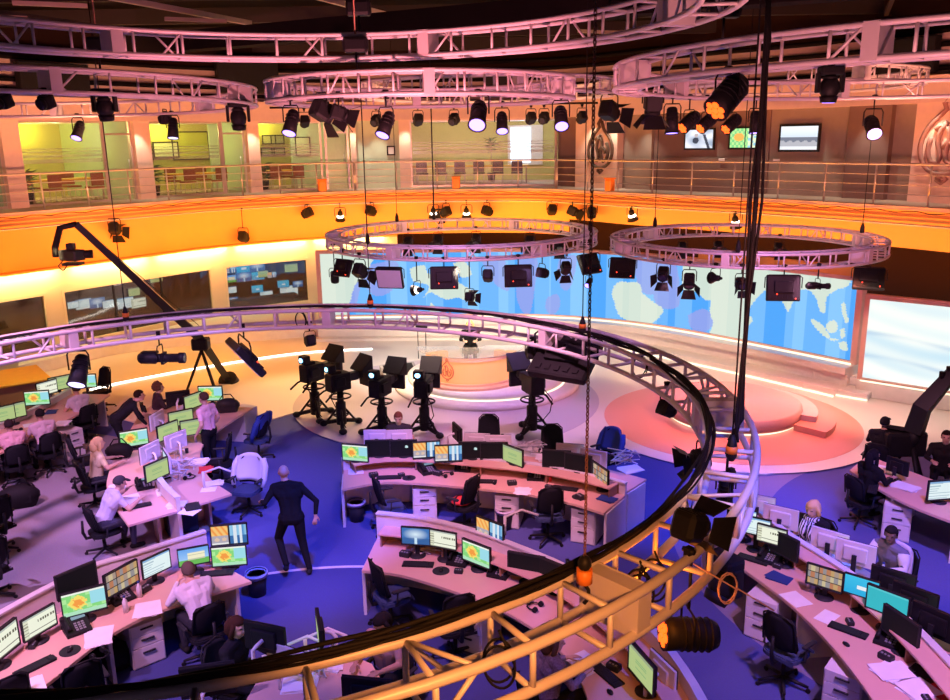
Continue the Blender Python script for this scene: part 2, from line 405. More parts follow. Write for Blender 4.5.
# lower wall, windows of the control room, cove and fascia
WZ0, WZ1, FZ = .5, 2.15, 2.95
tw = [(EDGE.px(-75, 2), EDGE.px(46, 2)), (EDGE.px(63, 2), EDGE.px(212, 2)), (EDGE.px(225, 2), EDGE.px(308, 2))]
tS = EDGE.px(316, 1.5); cut = 0; mb = MB()
for a, b_ in tw:
    band(cut, a, .0, .25, 0, FZ, mb)
    band(a, b_, .0, .25, 0, WZ0, mb); band(a, b_, .0, .25, WZ1, FZ, mb); cut = b_
t4 = EDGE.px(398, 2.5); band(cut, t4, 0, .25, 0, FZ, mb); struct('wall_left', mb, K['cream'])
mb = MB(); band(t4, LE * .6, .0, .25, 0, FZ, mb); band(LE * .60, LE, .0, .25, 0, 3.55, mb); struct('wall_right', mb, K['darkwall'])
tR = EDGE.px(880, 4); mb = MB()
band(0, LE * .60, -.02, .25, FZ, 4.28, mb); band(LE * .60, LE, -.02, .25, 3.55, 4.28, mb); struct('wall_fascia', mb, K['orangewall'])
mb = MB(); band(0, t4, -.34, .1, FZ - .06, FZ, mb); struct('trim_30', mb, K['orangewall'])
mb = MB(); band(0, LE, -.3, .25, 4.28, 4.4, mb); band(0, LE, -.22, .25, 4.4, 4.56, mb); struct('trim_1', mb, K['orangewall'])
mb = MB(); band(0, LE, -.3, 7.5, 4.56, GZ, mb); struct('floor_gallery', mb, K['beige'])
for k, (a, b_) in enumerate(tw):
    fr = MB(); n = max(3, int((b_ - a) / .5))
    for z in (WZ0, WZ1): band(a, b_, -.02, .06, z - .04, z + .04, fr)
    for t in (a + .03, b_ - .03): band(t - .04, t + .04, -.02, .06, WZ0, WZ1, fr, 2)
    w = struct('window_%d' % (k + 1), fr, K['cream'])
    g = MB(); band(a, b_, .08, .10, WZ0, WZ1, g); part('window_pane', g, K['cglass'], w)
    if k == 1:
        for f in (.32, .64):
            q = MB(); t = a + (b_ - a) * f; band(t - .02, t + .02, .05, .12, WZ0, WZ1, q, 2); part('mullion', q, K['dgrey'], w)
# control room behind the windows: floor, back wall of monitors
mb = MB(); band(0, LE * .56, .26, 2.3, .0, .3, mb); struct('floor_control_room', mb, K['steel'])
mb = MB(); band(0, LE * .56, 2.15, 2.3, 0, 4.5, mb); struct('wall_control_room', mb, K['darkwall'])
# low plinth along the foot of the control room wall
mb = MB(); p0 = Curve([at(x, y, .02)[:2] for x, y in ((20, 378), (70, 366), (120, 354), (200, 345), (250, 342), (318, 336))]); n = 30
outer = [EDGE.pt(t) for t in np.linspace(EDGE.px(20, .4), EDGE.px(318, .4), n)]
mb.strip([tuple(p) for p in outer], p0.sub(0, p0.len, n), .03, .38); struct('trim_2', mb, K['stagewhite'])
cnt = 0
rows = [  # photo x, y, width px, kind of picture
 (72, 305, 8, 'list'), (84, 304, 12, 'list'), (97, 303, 12, 'lake'), (108, 304, 9, 'list'), (124, 303, 13, 'list'), (138, 303, 12, 'doc'), (96, 283, 8, 'news'), (108, 283, 7, 'meadow'), (118, 282, 9, 'news'), (135, 292, 9, 'green'), (157, 278, 10, 'green'),
 (231, 269, 11, 'news'), (244, 268, 13, 'cyan'), (258, 267, 12, 'lake'), (231, 279, 9, 'meadow'), (245, 277, 12, 'lake'), (258, 276, 10, 'cyan'), (263, 274, 8, 'green'), (272, 275, 7, 'news'), (231, 290, 8, 'list'), (230, 301, 9, 'lake'), (256, 289, 9, 'cyan'), (265, 295, 10, 'list'), (287, 291, 14, 'list'), (283, 284, 9, 'cyan'), (291, 268, 10, 'green'), (297, 284, 8, 'lake')]
order = 'first second third fourth fifth sixth seventh eighth ninth tenth eleventh twelfth thirteenth fourteenth fifteenth sixteenth'.split()
cntw = {0: 0, 1: 0}
for x, y, w, c in rows:
    z = 2.15 - (y - 262) / 75 * 1.5; z = max(.75, min(3.1, z))
    # stands on the control room's back wall: follow the line of sight through the window to it
    best = None
    for t in np.arange(0, LE * .56, .06):
        p = EDGE.pt(t) + 2.0 * EDGE.nor(t)
        if p[1] < 5: continue
        e = abs(proj((p[0], p[1], 1.5))[0] - x)
        if best is None or e < best[0]: best = (e, t, p)
    t, p = best[1], best[2]; P = aty(x, y, p[1]); zz = max(.45, P.z); W = w * math.hypot(P.x, P.y) / FPX * 1.35
    loc, rz = face_at(t, 2.0); loc.z = zz
    win = 0 if x < 215 else 1; cntw[win] += 1
    r = thing('wall_monitor', 'lit wall monitor, number %s behind the %s control room window' % (order[cntw[win] - 1], 'wide' if win == 0 else 'right hand'), 'monitor', loc, rz, 'monitors in the control room', (W / .5,) * 3)
    b1 = MB(); b1.box((0, .06, .0), (.5, .06, .32)); part('casing', b1, K['black'], r); part('display', pic(c), r, None) if False else link('display', pic(c), r, (0, .025, -.142))
# desk and seated operators' silhouettes are too dim to read; a console desk stands behind each pane
for k, (a, b_) in enumerate(tw[1:]):
    mb = MB(); band(a + .3, b_ - .3, .6, 1.1, .66, .72, mb); band(a + .4, b_ - .4, .7, .8, .3, .66, mb)
    single('console_desk', mb, K['dgrey'], 'long dark console desk behind the %s control room window' % ('wide' if k == 0 else 'right hand'), 'desk')
# ---------------------------------------------------------------- gallery: glass fronts, offices, railing
HZ = 7.25; GO = 1.5
GL = lambda x: EDGE.px(x, GZ + 1.2, GO)
cols_ = [('peach', 2, 20), ('peach', 134, 149), ('peach', 247, 259), ('peach', 350, 357), ('peach', 400, 411), ('peach', 579, 621)]
n_tr = [3]
def trim(mb, m):
    o = struct('trim_%d' % n_tr[0], mb, m); n_tr[0] += 1; return o
X0 = {}
def gx(x):
    if x not in X0: X0[x] = GL(x)
    return X0[x]
for m, a, b_ in cols_:
    mb = MB(); band(gx(a), gx(b_), GO - .25, GO + .2, GZ, HZ, mb, 3); struct('column_%d' % a, mb, K[m])
mb = MB(); band(0, LE, GO - .35, GO + .6, HZ, 7.95, mb); struct('wall_header', mb, K['peach'])
mb = MB(); band(0, LE, GO + .3, GO + .6, 7.95, 9.15, mb); struct('wall_upper', mb, K['beige'])
mb = MB(); band(0, LE, GO + .3, GO + .6, 9.15, 10.25, mb); struct('wall_top', mb, K['darkwall'])
# office shells
tA, tB = 0, gx(560)
mb = MB(); band(tA, gx(345), GO + 4.6, GO + 4.8, GZ, HZ, mb); struct('wall_office_back', mb, K['ygreen'])
mb = MB(); band(gx(345), tB, GO + 5.2, GO + 5.4, GZ, HZ, mb); struct('wall_meeting_back', mb, K['ygreen'])
mb = MB(); band(tA, LE, GO + .6, GO + 6, HZ, HZ + .1, mb); struct('ceiling_gallery', mb, K['white'])
for i, (x, m) in enumerate(((12, 'pgreen'), (136, 'pgreen'), (251, 'pgreen'), (353, 'pgreen'), (559, 'brownwall'))):
    mb = MB(); t = gx(x); band(t - .08, t + .08, GO + .2, GO + 4.6, GZ, HZ, mb, 2); struct('wall_divider_%d' % (i + 1), mb, K[m])
for i, (a, b_) in enumerate(((84, 130), (212, 246), (292, 346))):   # pale inner walls to the right of each office
    mb = MB(); band(EDGE.px(a, GZ + 1.2, GO + 3.4), EDGE.px(b_, GZ + 1.2, GO + 3.4), GO + 3.4, GO + 3.55, GZ, HZ, mb); struct('wall_office_%d' % (i + 1), mb, K['pgreen'])
mb = MB(); band(gx(357), gx(400), GO, GO + .15, GZ, HZ, mb); struct('wall_pale_green', mb, K['pgreen'])
mb = MB(); band(gx(561), gx(579), GO, GO + .15, GZ, HZ, mb); struct('wall_brown', mb, K['brownwall'])
mb = MB(); band(gx(621), gx(917), GO + .1, GO + .3, GZ, HZ, mb); struct('wall_gallery_right', mb, K['greywall'])
mb = MB(); band(gx(627), gx(652), GO - .05, GO + .1, GZ, HZ, mb); trim(mb, K['greywall'])
mb = MB(); band(gx(653), gx(768), GO + .05, GO + .11, GZ, HZ, mb); trim(mb, K['brownwall'])
mb = MB(); band(gx(848), gx(890), GO - .12, GO + .1, GZ, HZ, mb); trim(mb, K['brownwall'])
mb = MB(); band(gx(917), LE, GO - .25, GO + .2, GZ, HZ, mb); struct('wall_emblem_right', mb, K['peach'])
# glazing: one fixed front per bay, each with its frosted bands, and a glass door beside it
bays = [(-80, 3, None), (20, 105, (105, 133)), (149, 223, (223, 246)), (259, 323, (325, 349)), (411, 558, None)]
wn = 4; dn = 1
for a, b_, dr in bays:
    fr = MB()
    band(gx(a), gx(b_), GO - .03, GO + .03, HZ - .06, HZ, fr); band(gx(a), gx(b_), GO - .03, GO + .03, GZ, GZ + .07, fr)
    for t in (gx(a) + .03, gx(b_) - .03): band(t - .03, t + .03, GO - .04, GO + .04, GZ, HZ, fr, 2)
    w = struct('window_%d' % wn, fr, K['rail']); wn += 1
    g = MB(); band(gx(a), gx(b_), GO - .006, GO + .006, GZ + .07, HZ - .06, g); part('window_pane', g, K['glass'], w)
    for z, h in ((GZ + 1.72, .035), (GZ + 1.62, .05), (GZ + 1.48, .08), (GZ + 1.3, .12)):
        q = MB(); band(gx(a) + .1, gx(b_) - .1, GO - .012, GO - .008, z, z + h, q); part('frosted_stripe', q, K['band'], w)
    if dr:
        c, d = dr; fr = MB()
        for t in (gx(c) + .03, gx(d) - .03): band(t - .035, t + .035, GO - .05, GO + .05, GZ, HZ, fr, 2)
        band(gx(c), gx(d), GO - .05, GO + .05, GZ + 2.15, GZ + 2.21, fr)
        o = struct('door_%d' % dn, fr, K['rail']); dn += 1
        g = MB(); band(gx(c) + .07, gx(d) - .07, GO - .006, GO + .006, GZ + .02, HZ, g); part('door_leaf', g, K['glass'], o)
        g = MB(); p, rz = face_at(gx(d) - .18, GO - .06, GZ + 1.05); g.cyl(p, p + V(0, 0, .3), .015); part('door_handle', g, K['silver'], o)
# railing, one thing per bay between posts is not liftable: it is one continuous railing on each side
rt0, rt1 = EDGE.px(-60, GZ, .1), LE - 1
def railing(t0, t1, label):
    r = thing('balcony_railing', label, 'railing', (*EDGE.pt((t0 + t1) / 2), GZ), 0, 'gallery railings'); o = r.location
    n = max(3, int((t1 - t0) / .4))
    L = lambda z: [Vector((*p, z)) - o for p in EDGE.sub(t0, t1, n, .0)]
    part('handrail', MB().tube(L(GZ + 1.05), .032, 8), K['rail'], r)
    for z in (.28, .52, .78): part('rail', MB().tube(L(GZ + z), .013, 5), K['rail'], r)
    k = max(2, int(round((t1 - t0) / 1.45)))
    for i in range(k + 1):
        p = EDGE.pt(t0 + (t1 - t0) * i / k); q = Vector((p[0], p[1], GZ)) - o
        part('post', MB().cyl(q, q + V(0, 0, 1.05), .024, n=6), K['rail'], r)
tm1, tm2 = EDGE.px(355, GZ), EDGE.px(556, GZ)
railing(rt0, tm1, 'steel gallery railing in front of the three glazed offices on the left')
railing(tm1 + .05, tm2, 'steel gallery railing in front of the wide meeting room glass in the middle')
railing(tm2 + .05, rt1, 'steel gallery railing in front of the brown wall with three televisions')
# pipe along the fascia
pts = [Vector((*p, 4.2)) for p in EDGE.sub(rt0, rt1, 120, -.42)]
single('fascia_pipe', MB().tube(pts, .035, 6), K['rail'], 'thin pipe running along the orange fascia below the gallery', 'pipe')
pts = [Vector((*p, 4.52 + .03 * math.sin(i * 1.7))) for i, p in enumerate(EDGE.sub(rt0, rt1, 160, -.36))]
single('fascia_cable', MB().tube(pts, .012, 5), K['rubber'], 'loose dark cable lying along the top of the orange fascia', 'cable')
# emblems: flame-like drop of calligraphy on the two pillars (and on the anchor desk)
def emblem_strokes():
    out = []
    drop = [(0, 1.0), (-.10, .86), (-.05, .74), (-.22, .58), (-.40, .36), (-.50, .08), (-.46, -.22), (-.30, -.44), (-.10, -.52), (.1, -.52), (.30, -.44), (.46, -.22), (.50, .08), (.42, .34), (.24, .56), (.10, .72), (.08, .86), (0, 1.0)]
    out.append(drop)
    out.append([(-.30, .20), (-.34, -.05), (-.26, -.28), (-.12, -.32), (-.08, -.12), (-.16, .10), (-.10, .36), (0, .50)])
    out.append([(.02, .42), (.08, .2), (.03, -.05), (.06, -.30), (.2, -.32), (.32, -.12), (.32, .12), (.22, .30)])
    out.append([(-.05, -.02), (.05, .12), (.18, .05), (.20, -.14)]); out.append([(-.22, .34), (-.12, .44), (-.04, .36)])
    out.append([(-.1, -.62), (0, -.70), (.1, -.62), (0, -.56), (-.1, -.62)])
    return out
def emblem(parent_loc, rz, h, m, label, name='wall_emblem', parent=None, bow=None):
    mb = MB(); s = h / 1.75
    for st in emblem_strokes():
        P = Curve(st, .06).p
        pts = [(p[0] * s, 0 if bow is None else bow(p[0] * s), p[1] * s) for p in P[::2]]
        mb.tube(pts, .05 * s, 6)
    if parent is not None: return part(name, mb, m, parent, parent_loc, (0, 0, rz))
    return single(name, mb, m, label, 'emblem', parent_loc, rz)
K['emblem1'] = mat('emblem_bronze', (.10, .06, .035), .6, 0); K['emblem2'] = mat('emblem_pink', (.42, .22, .18), .5)
p, rz = face_at(EDGE.px(600, GZ + 1, GO - .27), GO - .29, GZ + 1.35); emblem(p, rz, 2.0, K['emblem1'], 'dark flame-shaped calligraphy emblem on the pale pillar in the middle of the gallery')
p, rz = face_at(EDGE.px(944, GZ + 1, GO - .27), GO - .29, GZ + 1.45); emblem(p, rz, 2.3, K['emblem2'], 'large faint flame-shaped calligraphy emblem on the pale wall at the right end of the gallery')
# televisions
for (x, y, w, fn, lb) in ((699, 139, 29, c_bw, 'leftmost of the three wall televisions, grey picture'), (745, 138, 30, c_radar, 'middle wall television showing a green and orange map'), (798, 138, 36, c_land, 'rightmost wall television showing a pale landscape')):
    t = EDGE.px(x, 5.8, GO); pp = EDGE.pt(t) + (GO - .02) * EDGE.nor(t); P = aty(x, y, pp[1]); p, rz = face_at(t, GO - .06, P.z)
    W = w * math.hypot(P.x, P.y) / FPX * 1.1; H = W * .62
    r = thing('television', lb, 'television', p, rz, 'gallery televisions')
    part('casing', MB().box((0, .03, 0), (W, .07, H), bev=.01), K['black'], r)
    part('display', picmesh('display', W * .9, H * .84, 48, 28, fn, K['tv']), None, r, (0, -.012, -H * .42))
for x in (721, 776):
    t = EDGE.px(x, 5.5, GO); p, rz = face_at(t, GO - .02, GZ + 1.05)
    single('wall_socket', MB().box((0, 0, 0), (.22, .03, .12), bev=.01), K['white'], 'white wall socket below the %s' % ('gap left of the middle television' if x == 721 else 'gap left of the rightmost television'), 'socket', p, rz)
# pictures
def picture(t, off, z, w, h, col, label):
    p, rz = face_at(t, off, z); r = thing('framed_picture', label, 'picture', p, rz)
    f = MB()
    for s in (-1, 1): f.box((s * w / 2, 0, 0), (.05, .04, h + .05)); f.box((0, 0, s * h / 2), (w, .04, .05))
    part('picture_frame', f, K['black'], r)
    part('print', picmesh('print', w, h, 8, 8, lambda u, v: tuple(c * (.8 + .3 * ((int(u * 8) * 3 + int(v * 8)) % 3) / 2) for c in col), mat('print_paper', col, .7)), None, r, (0, .005, -h / 2))
for x, z, w, h, col, lb, off in ((190, GZ + 1.75, 1.5, 1.1, (.55, .6, .1), 'large yellow and teal artwork in the second office', 4.5), (103, GZ + 1.6, 1.0, .6, (.7, .75, .6), 'pale whiteboard-like print on the green wall of the second office, left of the artwork', 4.5), (268, GZ + 1.95, .55, .35, (.3, .3, .2), 'upper left dark print of four in the third office', 4.5), (278, GZ + 1.95, .55, .35, (.3, .3, .22), 'upper right dark print of four in the third office', 4.5), (268, GZ + 1.45, .55, .3, (.28, .3, .2), 'lower left dark print of four in the third office', 4.5), (278, GZ + 1.45, .55, .3, (.28, .28, .2), 'lower right dark print of four in the third office', 4.5), (303, GZ + 1.65, .6, .75, (.6, .65, .45), 'single framed map on the pale wall of the third office', 3.36), (391, GZ + 1.45, .28, .32, (.7, .7, .65), 'small white notice on the plain pale green wall', -.03)):
    if x == 103: x = 165
    picture(EDGE.px(x, z, GO + off), GO + off - .03, z, w, h, col, lb)
# door light in the meeting room
t = EDGE.px(525, 6, GO + 5); p, rz = face_at(t, GO + 5.1, GZ + .7)
w = MB(); w.box((0, 0, .85), (1.6, .06, 1.75)); o = struct('window_9', w, K['white']); o.location = p; o.rotation_euler = (0, 0, rz)
part('window_pane', MB().box((-.2, -.05, .85), (.9, .02, 1.55)), glow('daylight_pane', (.55, .75, 1), 3.2), o)
# office furniture
def meeting_table(x, off, w, label):
    t = EDGE.px(x, GZ + .7, GO + off); p, rz = face_at(t, GO + off, GZ); r = thing('meeting_table', label, 'table', p, rz)
    part('tabletop', MB().box((0, 0, .73), (w, 1.0, .04), bev=.02), K['yellowdesk'], r)
    for sx in (-1, 1):
        for sy in (-1, 1): part('leg', MB().cyl((sx * (w / 2 - .1), sy * .4, 0), (sx * (w / 2 - .1), sy * .4, .71), .025, n=6), K['rail'], r)
    return p, rz
rows_ = []
b = MB(); b.box((0, 0, .45), (.48, .46, .06), bev=.02); bk = MB(); bk.box((0, -.22, .72), (.46, .05, .42), bev=.02); lg = MB()
for sx in (-1, 1):
    for sy in (-1, 1): lg.cyl((sx * .2, sy * .2, 0), (sx * .2, sy * .2, .44), .014, n=5)
kit('chair_o', [('seat', b, K['copper'], None, None), ('backrest', bk, K['copper'], None, None), ('leg_frame', lg, K['rail'], None, None)])
offc = ['first', 'second', 'third']
for k, (x, w) in enumerate(((62, 2.6), (195, 2.2), (282, 1.6))):
    off = 1.5
    p, rz = meeting_table(x, off, w, 'yellow-topped meeting table in the %s glazed office from the left' % offc[k])
    U = V(math.cos(rz), math.sin(rz), 0); W = V(-math.sin(rz), math.cos(rz), 0)
    for j, (dx, dy, tr, nm) in enumerate(((-w * .28, -.72, 0, 'front left of'), (w * .28, -.72, 0, 'front right of'), (-w * .28, .75, PI, 'behind the left of'), (w * .28, .75, PI, 'behind the right of'))):
        q = p + U * dx + W * dy
        place('chair_o', 'meeting_chair', 'orange meeting chair %s the table in the %s glazed office' % (nm, offc[k]), 'chair', q, rz + tr, 'orange meeting chairs')
p, rz = meeting_table(470, 2.5, 5.0, 'long yellow meeting table behind the wide glass in the middle')
U = V(math.cos(rz), math.sin(rz), 0); W = V(-math.sin(rz), math.cos(rz), 0)
for j in range(6):
    q = p + U * (-2.0 + .8 * j) - W * .75
    place('chair_o', 'meeting_chair', 'meeting chair at the long table, %s from the left' % order[j], 'chair', q, rz, 'chairs at the long meeting table', mats={'seat': K['dgrey'], 'backrest': K['dgrey']})
for j, (x, off, nm) in enumerate(((24, 1.0, 'in the first office, left corner'), (153, 1.0, 'in the second office, left corner'), (263, 1.0, 'in the third office, left corner'), (491, 3.7, 'in the wide meeting room, tall and bright'))):
    t = EDGE.px(x, GZ + 1, GO + off); p, rz = face_at(t, GO + off, GZ); hh = .9 if j < 3 else 1.75
    r = thing('potted_plant', 'leafy potted plant ' + nm, 'plant', p, rz)
    part('pot', MB().lathe([(.14, 0), (.19, .38), (.17, .38), (.16, .34)]), K['dgrey'], r)
    part('stem', MB().cyl((0, 0, .3), (0, 0, hh), .02, n=5), K['brownwood'], r)
    f = MB(); R_ = random.Random(j)
    for i in range(46):
        a = R_.uniform(0, 6.28); l = R_.uniform(.3, .55); z = hh - .25 + R_.uniform(-.2, .35); d = V(math.cos(a), math.sin(a), R_.uniform(-.1, .8)).normalized()
        c = V(0, 0, z); sd = d.cross(V(0, 0, 1)).normalized() * .045
        f.add([c, c + d * l * .5 + sd, c + d * l - V(0, 0, .08), c + d * l * .5 - sd], [(0, 1, 2, 3)])
    part('foliage', f, K['leaf'], r)
# ceiling steel, ducts and unlit fittings
nb = [0]
def beam(a, b_, w, h, name, label, cat, m):
    a, b_ = Vector(a), Vector(b_); d = b_ - a; c = (a + b_) / 2
    return single(name, MB().box((0, 0, 0), (d.length, w, h)), m, label, cat, c, math.atan2(d.y, d.x))
for i in range(7):
    y = 9 + 4 * i
    beam((-20, y, 9.95), (20, y, 9.95), .22, .4, 'ceiling_beam', 'dark steel ceiling beam across the hall, %s from the camera' % order[i], 'beam', K['steel'])
for i in range(6):
    x = -13.5 + 4.2 * i
    beam((x - 4, 6, 9.55), (x + 3.5, 23.5, 9.55), .1, .12, 'cable_tray', 'dark cable tray under the ceiling running front to back, %s from the left' % order[i], 'cable tray', K['rail'] if i in (1, 2, 4) else K['steel'])
for i, (x, y) in enumerate(((-11.5, 20), (-9.4, 18.4), (-7.2, 21), (-4, 24), (-1, 22.5), (3, 24.5))):
    beam((x, y, 9.35), (x + 1.3, y + .55, 9.35), .14, .08, 'ceiling_batten', 'unlit pale batten light under the dark ceiling, %s from the left' % order[i], 'light fitting', K['greywall'])
beam((-9, 23, 8.95), (9, 14, 8.95), .5, .45, 'air_duct', 'dark air duct crossing high above the stage', 'duct', K['ceil'])
for i, z in enumerate((8.15, 8.45, 8.75, 9.1, 9.4)):
    pts = [Vector((*p, z)) for p in EDGE.sub(rt0, LE - 3, 60, GO + .12)]
    single('wall_pipe', MB().tube(pts, .075, 6), K['ceil'], 'black service pipe along the upper wall, %s from the bottom' % order[i], 'pipe')
for i, (x, z, w, h) in enumerate(((48, 8.5, 2.2, .9), (245, 8.9, 2.3, 1.3), (505, 8.5, 1.6, .9), (905, 8.5, 2.0, .9))):
    t = EDGE.px(x, z, GO); p, rz = face_at(t, GO - .27, z)
    single('equipment_box', MB().box((0, 0, 0), (w, .35, h), bev=.03), K['black'], 'black equipment box high on the upper wall, %s from the left' % order[i], 'box', p, rz)
# ---------------------------------------------------------------- lighting rings
RING = {}
def ring(key, cx, cy, R, ztop, T, W, n, njoint, label, ph=0, pipe=.032, seg=None, jph=None):
    r = thing('truss_ring', label, 'lighting truss', (cx, cy, ztop - T), 0, 'ring trusses')
    RING[key] = (cx, cy, R, ztop, T, W)
    ri = R - W; seg = seg or max(72, int(R * 18))
    for rr, z in ((R, T), (ri, T), (R, 0), (ri, 0)):
        part('chord', MB().tube([(rr * math.cos(2 * PI * i / seg), rr * math.sin(2 * PI * i / seg), z) for i in range(seg)], pipe, 8, True), K['truss'], r)
    fr = MB(); q = pipe * .62
    fr.cyl((R, 0, 0), (R, 0, T), q, n=6); fr.cyl((ri, 0, 0), (ri, 0, T), q, n=6); fr.cyl((R, 0, T), (ri, 0, T), q, n=6); fr.cyl((R, 0, 0), (ri, 0, 0), q, n=6)
    fm = fr.mesh('cross_frame', K['truss'])
    d = 2 * PI / n; e = d * .42
    dg = MB(); dg.cyl((R, 0, 0), (R * math.cos(e), R * math.sin(e), T), q * .9, n=5); dg.cyl((ri, 0, T), (ri * math.cos(e), ri * math.sin(e), T * .05), q * .8, n=5); dg.cyl((ri, 0, T), (R * math.cos(e), R * math.sin(e), T), q * .8, n=5)
    dm = dg.mesh('diagonal', K['truss'])
    jt = MB(); w = .07
    for s in (-1, 1):
        jt.box((R - W / 2, s * w, T / 2), (W + .05, .012, T + .05))
    jt.box((R - W / 2, 0, T + .015), (W + .05, 2 * w, .012)); jt.box((R - W / 2, 0, -.015), (W + .05, 2 * w, .012)); jt.box((R + .02, 0, T / 2), (.012, 2 * w, T)); jt.box((ri - .02, 0, T / 2), (.012, 2 * w, T))
    jm = jt.mesh('joint_box', K['truss'])
    for i in range(n):
        part('cross_frame', fm, None, r, None, (0, 0, ph + i * d))
        if i % (5 if key == 'near' else 3) == 0: part('diagonal', dm, None, r, None, (0, 0, ph + i * d))
    for i in range(njoint): part('joint_box', jm, None, r, None, (0, 0, (jph if jph is not None else ph) + i * 2 * PI / njoint))
    return r
def on_ring(key, px, arc_='near', rad=None, z=None):
    cx, cy, R, zt, T, W = RING[key]; rad = R - W / 2 if rad is None else rad; z = zt - T if z is None else z
    best = None
    for i in range(1440):
        a = 2 * PI * i / 1440; s = math.sin(a)
        if (s > 0) == (arc_ == 'near'): continue
        x, y = cx + rad * math.cos(a), cy + rad * s
        if y < 2: continue
        e = abs(proj((x, y, z))[0] - px)
        if best is None or e < best[0]: best = (e, x, y)
    return Vector((best[1], best[2], z))
def near_joint():
    p = on_ring('near', 613, 'near'); return math.atan2(p.y - 9.48, p.x + 2.94)
RING['near'] = (-2.94, 9.48, 5.97, 3.5, .31, .46)
ring('near', -2.94, 9.48, 5.97, 3.5, .31, .46, 56, 8, 'large lighting ring in the foreground, sweeping round the desks', .13, .037, None, near_joint())
ring('A', -.3, 21.5, 3.44, 4.21, .27, .34, 44, 6, 'lighting ring hanging over the anchor desk', .05, .028)
ring('B', 6.26, 19.3, 3.04, 4.21, .27, .34, 40, 6, 'lighting ring hanging over the red round stage', .1, .028)
ring('E', -1.87, 8.23, 4.25, 7.91, .3, .36, 40, 6, 'topmost pink lighting ring near the ceiling, cut by the top of the picture', .2, .03)
ring('F', -9.79, 15.46, 5.81, 7.48, .3, .36, 48, 8, 'upper lighting ring at the left edge, in front of the offices', .05, .03)
ring('C', -.81, 14.24, 2.48, 7.41, .3, .36, 32, 4, 'small upper lighting ring in the middle with bright blue lamps', .1, .03)
ring('D', .4, 20.5, 3.0, 7.76, .3, .36, 36, 4, 'far upper lighting ring half hidden behind the middle one', .2, .03)
ring('G', 7.3, 11.83, 5.29, 7.46, .3, .36, 44, 8, 'upper lighting ring at the right, nearer than the televisions', .02, .03)
ring('H', 7.4, 20.6, 3.0, 7.85, .3, .36, 36, 4, 'far upper lighting ring at the right, seen through the nearer one', .2, .03)
